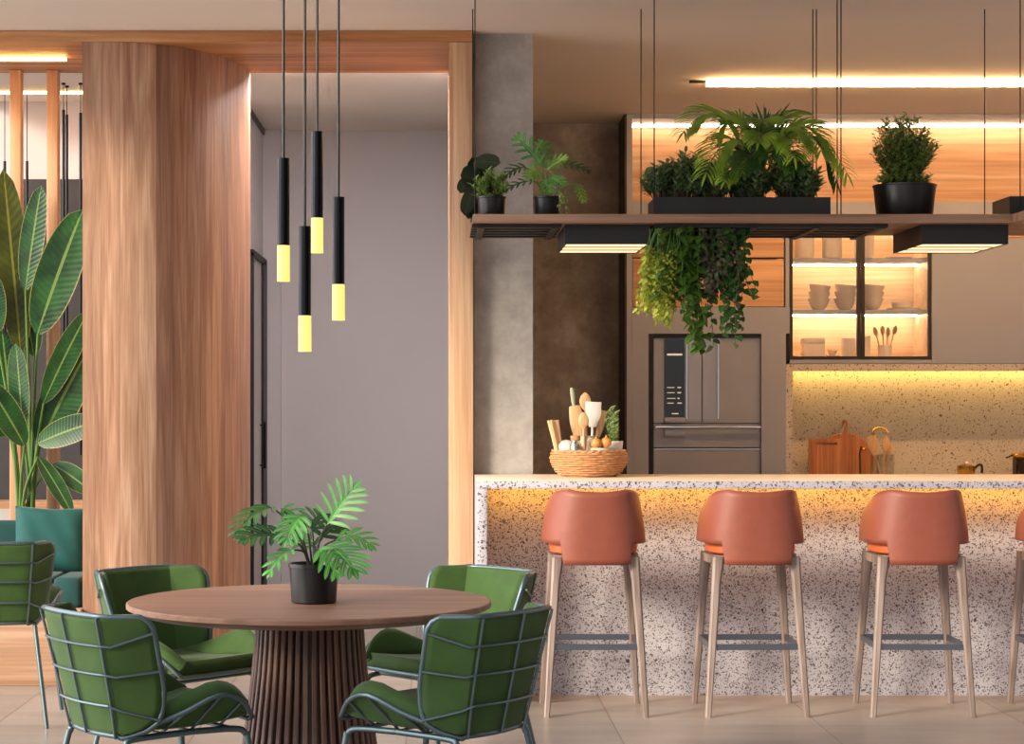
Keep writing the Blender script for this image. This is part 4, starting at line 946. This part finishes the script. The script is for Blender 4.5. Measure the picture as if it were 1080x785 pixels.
ch.location = V(CHR[0][0], CHR[0][1], 0); ch.rotation_euler = (0, 0, math.radians(CHR[0][2] - 90)); ch['label'] = CHR[0][3]

# ------------------------------------------------------------------ pendants
for px, y, a, b_, c, lab in ((299, 6.10, 167, 259, 297, 'leftmost slim black pendant lamp with glowing yellow tip'), (321.5, 5.98, 239, 333, 371, 'lowest hanging slim pendant lamp with glowing yellow tip'),
        (334.5, 6.34, 139, 230, 267, 'highest hanging slim pendant lamp with glowing yellow tip'), (357, 6.18, 208, 300, 338, 'rightmost slim black pendant lamp with glowing yellow tip')):
    x = X(px, y); z0, z1, z2 = Z(a, y), Z(b_, y), Z(c, y)
    t = thing('pendant_lamp', lab, 'pendant lamp', (x, y, CE), group='cluster of slim pendant lamps above the table')
    MB().tube([(x, y, CE - .02), (x, y, z0)], .0042, 8).build('cord', M['blackm'], t)
    MB().lathe([(0, -.022), (.045, -.022), (.045, 0), (0, 0)], (x, y, CE - .001), 24).build('ceiling_cap', M['blackm'], t)
    MB().lathe([(0, z0), (.0185, z0), (.0185, z1), (0, z1)], (x, y, 0), 28).build('tube', M['gun'], t)
    MB().lathe([(0, z1 - .0005), (.0195, z1 - .0005), (.0195, z2), (0, z2)], (x, y, 0), 28).build('diffuser', M['pend'], t)

# ------------------------------------------------------------------ leaves
def lobed(b, A, T, up, W, arch=.25, lobes=6, lw=.3, droop=.5, fwd=.9, gapf=.5):
    """split leaf: midrib A->T, curved lobes on both sides"""
    A, T = Vector(A), Vector(T); d = T - A; L = d.length; up = Vector(up).normalized()
    M1 = A.lerp(T, .5) + V(0, 0, arch * L)
    mid = lambda t: A * (1 - t) ** 2 + M1 * 2 * t * (1 - t) + T * t * t
    tan = lambda t: ((M1 - A) * (1 - t) + (T - M1) * t).normalized()
    N_ = 10; cs = [mid(i / N_) for i in range(N_ + 1)]
    sd = [tan(i / N_).cross(up).normalized() for i in range(N_ + 1)]
    ws = [W * .075 * math.sin(PI * (.06 + .9 * i / N_)) for i in range(N_ + 1)]
    b.quad_blade(cs, sd, ws, [up] * (N_ + 1), .15)
    for i in range(lobes):
        t = .06 + .84 * i / (lobes - 1); c = mid(t); tg = tan(t); s = tg.cross(up).normalized()
        ll = W * .5 * (math.sin(PI * (.22 + .68 * t)) ** .8) * 1.1
        for sg in (1, -1):
            dr = (s * sg + tg * (fwd * (.5 + t))).normalized() + up * .15
            b.blade(c, dr, up, ll, min(lw * W * .5, gapf * L / lobes), droop, .12, 5, 'oval')
    b.blade(mid(.9), tan(.95), up, W * .3, lw * W * .5, droop, .1, 4)
def stalk(b, A, B, bow, r=.0035): b.tube([A, Vector(A).lerp(Vector(B), .5) + Vector(bow), B], [r, r * .7], 6, smooth=5)

# plant on the table
py = 6.18; px = X(331, py)
t = thing('potted_plant', 'black potted philodendron standing on the round table', 'potted plant', (px, py, TZ))
h = .122
MB().lathe([(0, 0), (.066, 0), (.070, .004), (.076, h - .012), (.079, h - .011), (.079, h), (.074, h), (.070, h - .02), (0, h - .02)], (px, py, TZ + .0005), 40).build('pot', M['pot'], t)
MB().lathe([(0, h - .012), (.0715, h - .016), (.0715, h - .0195), (0, h - .0195)], (px, py, TZ), 24).build('soil', M['soil'], t)
cz = TZ + h - .012
def zp(a, c, y): return at(240 + a / 5.606, 500 + c / 5.606, y)
for (a, c, ta, tc, y0, y1, W, up, arch, m, lobes) in (
        (275, 205, 60, 350, 6.20, 6.10, .15, (-.4, -.5, .8), .28, 'philod', 6), (440, 250, 350, 390, 6.08, 6.0, .13, (-.2, -.9, .5), .16, 'philo', 6), (320, 205, 430, 290, 6.22, 6.2, .10, (0, -.6, .8), .2, 'philo', 5),
        (335, 375, 95, 390, 6.10, 6.0, .13, (-.1, -.7, .8), .15, 'philod', 6), (385, 450, 245, 590, 6.05, 5.98, .10, (-.4, -.6, .7), .25, 'philo', 5),
        (590, 300, 745, 85, 6.18, 6.20, .155, (-.25, -1, .25), .02, 'philo', 7), (500, 330, 545, 245, 6.26, 6.32, .14, (0, -.9, .5), .1, 'philod', 5),
        (640, 390, 850, 425, 6.16, 6.12, .12, (.2, -.5, .9), .30, 'philo', 6), (590, 430, 745, 570, 6.05, 5.95, .17, (.3, -.8, .6), .18, 'philo', 6), (520, 430, 410, 385, 6.22, 6.28, .10, (-.1, -.7, .8), .1, 'philo', 5),
        (540, 440, 640, 590, 6.02, 5.98, .11, (.1, -.9, .4), .12, 'philo', 5), (560, 380, 640, 300, 6.3, 6.4, .12, (.1, -.8, .7), .1, 'philod', 5)):
    A, T = zp(a, c, y0), zp(ta, tc, y1)
    b = MB(); lobed(b, A, T, up, W * 1.1, arch, max(4, lobes - 1), .26, .45, .9, .6); b.build('leaf', M[m], t, smooth=80)
    b = MB(); g = V(px + (A.x - px) * .12, py + (A.y - py) * .2, cz); stalk(b, g, A, V((A.x - px) * -.12, 0, .02)); b.build('stalk', M['dstem'], t)

# ------------------------------------------------------------------ shelf plants
def bush(b, s, centre, rad, n, ll, lw, rnd, root, upw=.5, per=10):
    cx, cy, cz = centre
    for k in range(n):
        while True:
            u = V(rnd.uniform(-1, 1), rnd.uniform(-1, 1), rnd.uniform(-1, 1))
            if .35 < u.length < 1: break
        p = V(cx + u.x * rad[0], cy + u.y * rad[1], cz + u.z * rad[2])
        base = Vector(root(p)); s.tube([base, base.lerp(p, .5) + V(0, 0, .01), p], [.0022, .0012], 4, cap=False)
        ax = (p - base).normalized()
        for j in range(per):
            f = .45 + .55 * j / (per - 1); q_ = base.lerp(p, f); aa = j * 2.4 + k
            dv = V(math.cos(aa), math.sin(aa), upw) + ax * .6
            b.blade(q_, dv, V(0, -.3, 1), ll * rnd.uniform(.7, 1.15), lw, .3, .18, 3)
def pot_prof(r0, r1, h): return [(0, 0), (r0, 0), (r0 + .002, .003), (r1 - .002, h - .008), (r1 + .002, h - .006), (r1 + .002, h), (r1 - .003, h), (r1 - .006, h - .018), (0, h - .018)]
rnd = random.Random(11)
sy = 8.80; S_ = ST + .0005
# small shrub pot at the left end
def potted(name, label, cxp, wtop, hpx, y, potm, cat='potted plant'):
    x = X(cxp, y); s = y / F; t = thing(name, label, cat, (x, y, ST)); h = hpx * s; r = wtop * s / 2
    MB().lathe(pot_prof(r * .86, r, h), (x, y, S_), 36).build('pot', M[potm], t)
    MB().lathe([(0, h - .013), (r - .007, h - .015), (r - .007, h - .0175), (0, h - .0175)], (x, y, S_), 24).build('soil', M['soil'], t)
    return t, x, h + ST
t, x, zz = potted('potted_shrub', 'small leafy shrub in a graphite pot at the left end of the hanging shelf', 518.5, 31, 21.5, 8.72, 'potg')
b, s = MB(), MB(); bush(b, s, (x, 8.72, zz + .045), (.088, .08, .075), 64, .03, .012, rnd, lambda p: (x + (p.x - x) * .3, 8.72 + (p.y - 8.72) * .3, zz - .01))
b.build('foliage', M['shrub2'], t, smooth=80); s.build('stems', M['trunk'], t)
# round leaf plant behind
t, x, zz = potted('rubber_plant', 'dark round leaved plant at the far left of the hanging shelf', 506, 22, 17, 8.98, 'pot')
for (ax, ay, tx, ty, w, y) in ((506, 192, 489, 183, 26, 8.93), (512, 178, 517, 167, 22, 9.02), (500, 172, 524, 168, 18, 8.95), (501, 196, 490, 222, 17, 8.86), (506, 203, 494, 226, 17, 8.9), (497, 186, 486, 200, 16, 9.0), (500, 206, 502, 226, 20, 8.87), (508, 190, 500, 168, 20, 9.05)):
    A, T = at(ax, ay, y), at(tx, ty, y - .05); b = MB(); b.blade(A, T - A, (-.2, -1, .35), (T - A).length * 1.15, w * y / F, .35, .12, 9, 'oval'); b.build('leaf', M['rub'], t, smooth=80)
    b = MB(); stalk(b, (x, 8.98, zz - .02), A, (0, 0, .03)); b.build('stalk', M['dstem'], t)
# philodendron pot
t, x, zz = potted('potted_philodendron', 'lime green split leaf plant in a graphite pot on the left of the hanging shelf', 577, 29, 21.5, 8.72, 'potg')
def zq(a, c, y): return at(480 + a / 6.04, 130 + c / 6.04, y)
for (a, c, ta, tc, y0, y1, W, up, arch, m) in ((550, 260, 430, 130, 8.74, 8.78, .13, (-.2, -1, .3), .04, 'philo'), (560, 290, 560, 160, 8.8, 8.86, .12, (.2, -1, .2), .03, 'philo'), (585, 300, 670, 250, 8.66, 8.6, .11, (.1, -.9, .5), .14, 'lime'), (550, 320, 480, 340, 8.64, 8.58, .11, (0, -.9, .5), .16, 'lime'),
        (680, 262, 815, 300, 8.75, 8.72, .09, (.2, -.7, .7), .15, 'philod'), (770, 385, 805, 470, 8.62, 8.6, .085, (.5, -.8, .4), .1, 'lime'), (460, 285, 350, 330, 8.75, 8.72, .12, (-.2, -.6, .8), .25, 'philod'), (600, 350, 660, 380, 8.6, 8.55, .10, (.1, -.9, .5), .15, 'philo'), (500, 370, 360, 420, 8.7, 8.68, .09, (-.2, -.6, .8), .2, 'philod'), (560, 360, 590, 420, 8.6, 8.56, .10, (0, -1, .3), .1, 'philo')):
    A, T = zq(a, c, y0), zq(ta, tc, y1); T = A + (T - A) * 1.3; b = MB(); lobed(b, A, T, up, W * 1.0, arch, 5, .22, .45); b.build('leaf', M[m], t, smooth=80)
    b = MB(); stalk(b, (x + (A.x - x) * .1, 8.72 + (A.y - 8.72) * .2, zz - .015), A, (0, 0, .02)); b.build('stalk', M['stem'], t)
def trail(name, label, specs, m, ll, lw, gap, seed, prof='heart', stemr=.0016, spread=.9, skip=0, group='trailing vines under the hanging shelf'):
    rnd = random.Random(seed)
    t = thing(name, label, 'trailing plant', at(specs[0][0], specs[0][1], specs[0][4]), group=group)
    b, s = MB(), MB()
    for (x0, y0, x1, y1, Y) in specs:
        A, B = at(x0, y0, Y), at(x1, y1, Y - .02); n = max(3, int((A - B).length / gap)); pts = []
        wob = rnd.uniform(0, 6)
        for i in range(n + 1):
            f = i / n; p = A.lerp(B, f) + V(.012 * math.sin(wob + 5 * f), .012 * math.cos(wob + 4 * f), 0); pts.append(p)
        s.tube(pts, stemr, 4, cap=False)
        for i, p in enumerate(pts):
            if i < skip * n: continue
            aa = i * 2.2 + wob; k = rnd.uniform(.7, 1.15)
            b.blade(p, V(math.cos(aa) * spread, math.sin(aa) * spread - .35, -.55 + rnd.uniform(-.3, .3)), V(.1 * math.cos(aa), -.7, .8), ll * k, lw * k, .7, .15, 4, prof)
    b.build('leaves', M[m], t, smooth=80); s.build('stems', M['stem'], t); return t
# small creeper spilling beside the philodendron pot
trail('creeper', 'thin green creeper hanging beside the philodendron pot on the shelf', [(593, 202, 597, 224, 8.64), (590, 203, 593, 222, 8.62), (595, 200, 599, 216, 8.68)], 'shrub2', .016, .012, .008, 5, group=None)

# big planter
y0, y1 = 8.63, 8.93; x0, x1 = X(691, y0), X(876, y0); zt = Z(208, y0)
t = thing('planter_box', 'long black planter box in the middle of the hanging shelf', 'planter', ((x0 + x1) / 2, (y0 + y1) / 2, ST))
b = MB(); w = .01; b.box(x0, x1, y0, y0 + w, S_, zt); b.box(x0, x1, y1 - w, y1, S_, zt); b.box(x0, x0 + w, y0 + w, y1 - w, S_, zt); b.box(x1 - w, x1, y0 + w, y1 - w, S_, zt); b.box(x0 + w, x1 - w, y0 + w, y1 - w, S_, S_ + .01)
b.build('trough', M['black'], t); box('soil', M['soil'], x0 + w + .0005, x1 - w - .0005, y0 + w + .0005, y1 - w - .0005, S_ + .0105, zt - .012, root=t)
so = zt - .012; PYc = 8.78
def shrub(label, blobs, seed, m='shrub', ll=.046, lw=.016):
    rnd = random.Random(seed); c0 = blobs[0]; bx_ = min(max(X(c0[0], PYc), x0 + .05), x1 - .05)
    t = thing('leafy_shrub', label, 'plant', (bx_, PYc, so), group='shrubs in the long black planter')
    b, s = MB(), MB()
    for (px_, py_, rx_, rz_, n) in blobs:
        c = at(px_, py_, PYc); sc = PYc / F
        bush(b, s, (c.x, PYc, c.z), (rx_ * sc, .15, rz_ * sc), n, ll, lw, rnd, lambda p: (min(max(p.x + (bx_ - p.x) * .3, x0 + .02), x1 - .02), PYc + (p.y - PYc) * .4, so - .003), .15, 12)
    b.build('foliage', M[m], t, smooth=80); s.build('stems', M['trunk'], t)
shrub('leafy shrub spreading over the left end of the long black planter', [(703, 188, 28, 19, 90), (728, 181, 22, 22, 90)], 21)
shrub('leafy shrub at the middle left of the long black planter below the palm', [(752, 188, 24, 20, 100)], 22)
shrub('leafy shrub at the middle of the long black planter below the palm', [(788, 188, 26, 22, 100)], 24)
shrub('leafy shrub at the right end of the long black planter', [(842, 188, 24, 22, 100), (825, 180, 16, 20, 40)], 23)
t = thing('palm_plant', 'arching green palm in the long black planter', 'plant', (X(800, PYc), PYc, so))
rp = random.Random(4)
def frond(A, apex, tip, y0, y1, ll, n, m, stemm='stem', droop=1.1):
    P0, P1, P2 = Vector(A), at(*apex, (A[1] + y1) / 2), at(*tip, y1)
    P1 = P1 * 2 - (P0 + P2) / 2
    f = lambda t: P0 * (1 - t) ** 2 + P1 * 2 * t * (1 - t) + P2 * t * t
    g = lambda t: ((P1 - P0) * (1 - t) + (P2 - P1) * t).normalized()
    b = MB()
    for i in range(n):
        q_ = i / (n - 1); tt = .30 + .70 * q_; c = f(tt); tg = g(tt)
        s = tg.cross(V(0, -.5, 1)).normalized(); L = ll * (math.sin(PI * (.2 + .68 * q_)) ** .7)
        for sg in (1, -1):
            b.blade(c, s * sg * .75 + tg * .8 + V(0, 0, .25), V(0, -.6, 1), L * rp.uniform(.85, 1.1), .0112, droop, .12, 5, 'oval')
    b.blade(f(1), g(1), V(0, -.6, 1), ll * .5, .011, .5, .1, 4)
    fr = b.build('frond', M[m], t, smooth=80)
    MB().tube([f(i / 14) for i in range(15)], [.0045, .0015], 6).build('rachis', M[stemm], fr)
G = (X(800, PYc), PYc, so)
for ap, tip, y1, m, ll in (((765, 128), (722, 138), 8.6, 'palm', .15), ((775, 150), (745, 182), 8.5, 'palm', .15), ((783, 138), (757, 142), 8.75, 'palm', .15), ((840, 135), (893, 182), 8.6, 'palm', .16), ((832, 140), (866, 158), 8.45, 'palm', .15), ((824, 148), (838, 165), 8.4, 'palm', .15), ((845, 145), (882, 190), 8.85, 'palmd', .15),
        ((800, 145), (806, 128), 8.5, 'palm', .14), ((790, 170), (765, 190), 8.45, 'palm', .12), ((785, 160), (768, 165), 8.9, 'palmd', .14), ((810, 160), (812, 165), 8.4, 'palmd', .14), ((815, 140), (848, 118), 8.95, 'palm', .10), ((805, 150), (800, 150), 8.4, 'palm', .13), ((795, 165), (782, 178), 8.4, 'palmd', .13), ((822, 165), (836, 178), 8.42, 'palmd', .12), ((800, 150), (790, 140), 9.0, 'palmd', .15), ((812, 150), (825, 140), 9.0, 'palmd', .15)):
    frond(G, ap, tip, PYc, y1, ll, 26, m)
b = MB()
for k in range(46):
    a = rp.uniform(-1.15, 1.15); st_ = at(806 + rp.uniform(-6, 8), 140 + rp.uniform(-4, 8), 8.8 + rp.uniform(-.05, .05)); b.blade(st_, V(math.sin(a), rp.uniform(-.6, .6), math.cos(a)), V(0, -1, .2), rp.uniform(.09, .15), .009, .25, .1, 4, 'oval')
b.build('crown_tuft', M['palmd'], t, smooth=80)
MB().tube([G, (G[0] + .01, PYc, so + .15), tuple(at(806, 140, 8.8))], [.018, .010], 8, smooth=4).build('stem', M['trunk'], t)

# right pot with bushy plant
t, x, zz = potted('potted_bush', 'round bushy plant in a large glossy black pot on the right of the hanging shelf', 954, 66, 36, 8.82, 'pot')
rnd = random.Random(31); b, s = MB(), MB(); cz_ = Z(153, 8.82); k = 8.82 / F
bush(b, s, (x, 8.82, cz_ + .0), (36 * k, .15, 33 * k), 230, .032, .014, rnd, lambda p: (x + (p.x - x) * .25, 8.82 + (p.y - 8.82) * .25, zz - .012), .05, 12)
bush(b, s, (x - .01, 8.82, zz + .03), (34 * k, .13, .035), 50, .03, .012, rnd, lambda p: (x + (p.x - x) * .55, 8.82 + (p.y - 8.82) * .55, zz - .012), .3, 9)
b.build('foliage', M['shrub2'], t, smooth=80); s.build('stems', M['trunk'], t)
# second planter at the right edge
y0b = 8.66; xa = X(1064.8, y0b)
t = thing('planter_box', 'black planter box cut off by the right edge at the end of the hanging shelf', 'planter', (xa + .2, 8.8, ST))
b = MB(); ztb = Z(207, y0b); xb = xa + .32; yb = 8.93
b.box(xa, xb, y0b, y0b + w, S_, ztb); b.box(xa, xb, yb - w, yb, S_, ztb); b.box(xa, xa + w, y0b + w, yb - w, S_, ztb); b.box(xb - w, xb, y0b + w, yb - w, S_, ztb); b.box(xa + w, xb - w, y0b + w, yb - w, S_, S_ + .01); b.build('trough', M['black'], t)
box('soil', M['soil'], xa + w + .0005, xb - w - .0005, y0b + w + .0005, yb - w - .0005, S_ + .0105, ztb - .015, root=t)

# vines hanging under the shelf
R_ = random.Random(77)
sp = []
for k in range(46):
    a = R_.uniform(0, 1); x_ = 686 + 22 * a; e = R_.uniform(0, 1); sp.append((x_ + 2, 250, 674 + 34 * a + R_.uniform(-3, 3), 285 + 45 * e + 14 * a, R_.uniform(8.58, 8.75)))
sp += [(700, 300, 692 + 4 * k, 332 + R_.uniform(0, 12), 8.62) for k in range(5)]
sp = [(x0_, 241, x1_, y1_, Y_) for x0_, _, x1_, y1_, Y_ in sp]
trail('trailing_vine', 'yellow green bushy vine at the left of the hanging plants beside the lamp', sp, 'vine_y', .028, .019, .011, 41, skip=.36)
sp = [(R_.uniform(694, 732), 241, 0, 0, R_.uniform(8.56, 8.66)) for k in range(15)]; sp = [(a, c, a + R_.uniform(-5, 6), R_.uniform(275, 325), Y) for a, c, _, _, Y in sp]
sp += [(725, 241, 730 + 5 * k, 350 + R_.uniform(0, 22), 8.6 + .02 * k) for k in range(4)] + [(735, 241, 742, 340, 8.6), (716, 241, 722, 335, 8.58)]
trail('trailing_vine', 'heart leaved green vine hanging lowest in front of the fridge', sp, 'vine_g', .058, .042, .032, 42)
sp = [(R_.uniform(720, 778), 241, 0, 0, R_.uniform(8.60, 8.8)) for k in range(50)]; sp = [(a, c, a + R_.uniform(-4, 4), R_.uniform(285, 322), Y) for a, c, _, _, Y in sp]
trail('trailing_vine', 'grey green small leaved vine in the middle of the hanging plants', sp, 'vine_d', .032, .027, .016, 43)
sp = [(R_.uniform(690, 710), 241, 0, 0, R_.uniform(8.8, 9.0)) for k in range(12)]; sp = [(a, c, a + R_.uniform(-4, 4), R_.uniform(265, 300), Y) for a, c, _, _, Y in sp]
trail('trailing_vine', 'dark small leaved vine behind the yellow green vine', sp, 'rub', .032, .024, .018, 45)
sp = [(R_.uniform(765, 789), 241, 0, 0, R_.uniform(8.60, 8.75)) for k in range(10)]; sp = [(a, c, a + R_.uniform(-8, 6), R_.uniform(275, 345), Y) for a, c, _, _, Y in sp]
sp += [(770, 241, 774, 362, 8.62), (760, 241, 762, 352, 8.62), (752, 241, 750, 366, 8.66), (784, 241, 796, 312, 8.65), (786, 241, 788, 305, 8.7)]
trail('trailing_vine', 'round leaved green vine at the right of the hanging plants', sp, 'vine_r', .046, .042, .03, 44)

# ------------------------------------------------------------------ camera and light
cam = bpy.data.cameras.new('camera'); co = bpy.data.objects.new('camera', cam); C.objects.link(co)
co.location = (0, 0, CH); co.rotation_euler = (PI / 2, 0, 0); cam.sensor_width = 36; cam.lens = 36 * F / 1080
cam.shift_x = (540 - VX) / 1080; cam.shift_y = (VY - 392.5) / 1080; cam.clip_end = 100
bpy.context.scene.camera = co
sun = bpy.data.lights.new('sun', 'SUN'); so_ = bpy.data.objects.new('sun', sun); C.objects.link(so_)
sun.energy = 5.4; sun.angle = math.radians(14); sun.color = (1, .87, .66)
dv = V(.78, .62, -.38); so_.rotation_euler = dv.to_track_quat('-Z', 'Y').to_euler()
w = bpy.data.worlds.new('World'); bpy.context.scene.world = w; w.use_nodes = True; nt = w.node_tree
bg = nt.nodes['Background']; tc = nt.nodes.new('ShaderNodeTexCoord'); sp_ = nt.nodes.new('ShaderNodeSeparateXYZ'); nt.links.new(tc.outputs['Generated'], sp_.inputs[0])
# daylight comes in from the glazed left side: the surroundings are brighter there than behind the camera
lf = mth(nt, 'POWER', mth(nt, 'MULTIPLY', mth(nt, 'SUBTRACT', 1, sp_.outputs[0]), .5), 3.0)
r = ramp(nt, [(.44, (.60, .55, .52, 1)), (.52, (.98, .95, .94, 1)), (1, (.80, .86, 1, 1))])
nt.links.new(mth(nt, 'ADD', mth(nt, 'MULTIPLY', sp_.outputs[2], .5), .5), r.inputs['Fac']); nt.links.new(r.outputs[0], bg.inputs['Color'])
nt.links.new(mth(nt, 'ADD', mth(nt, 'MULTIPLY', lf, 6.0), .12), bg.inputs['Strength'])
vs_ = bpy.context.scene.view_settings; bpy.context.scene.display_settings.display_device = 'sRGB'
vs_.view_transform = 'Standard'; vs_.look = 'None'; vs_.exposure = 0; vs_.gamma = 1; vs_.use_curve_mapping = False
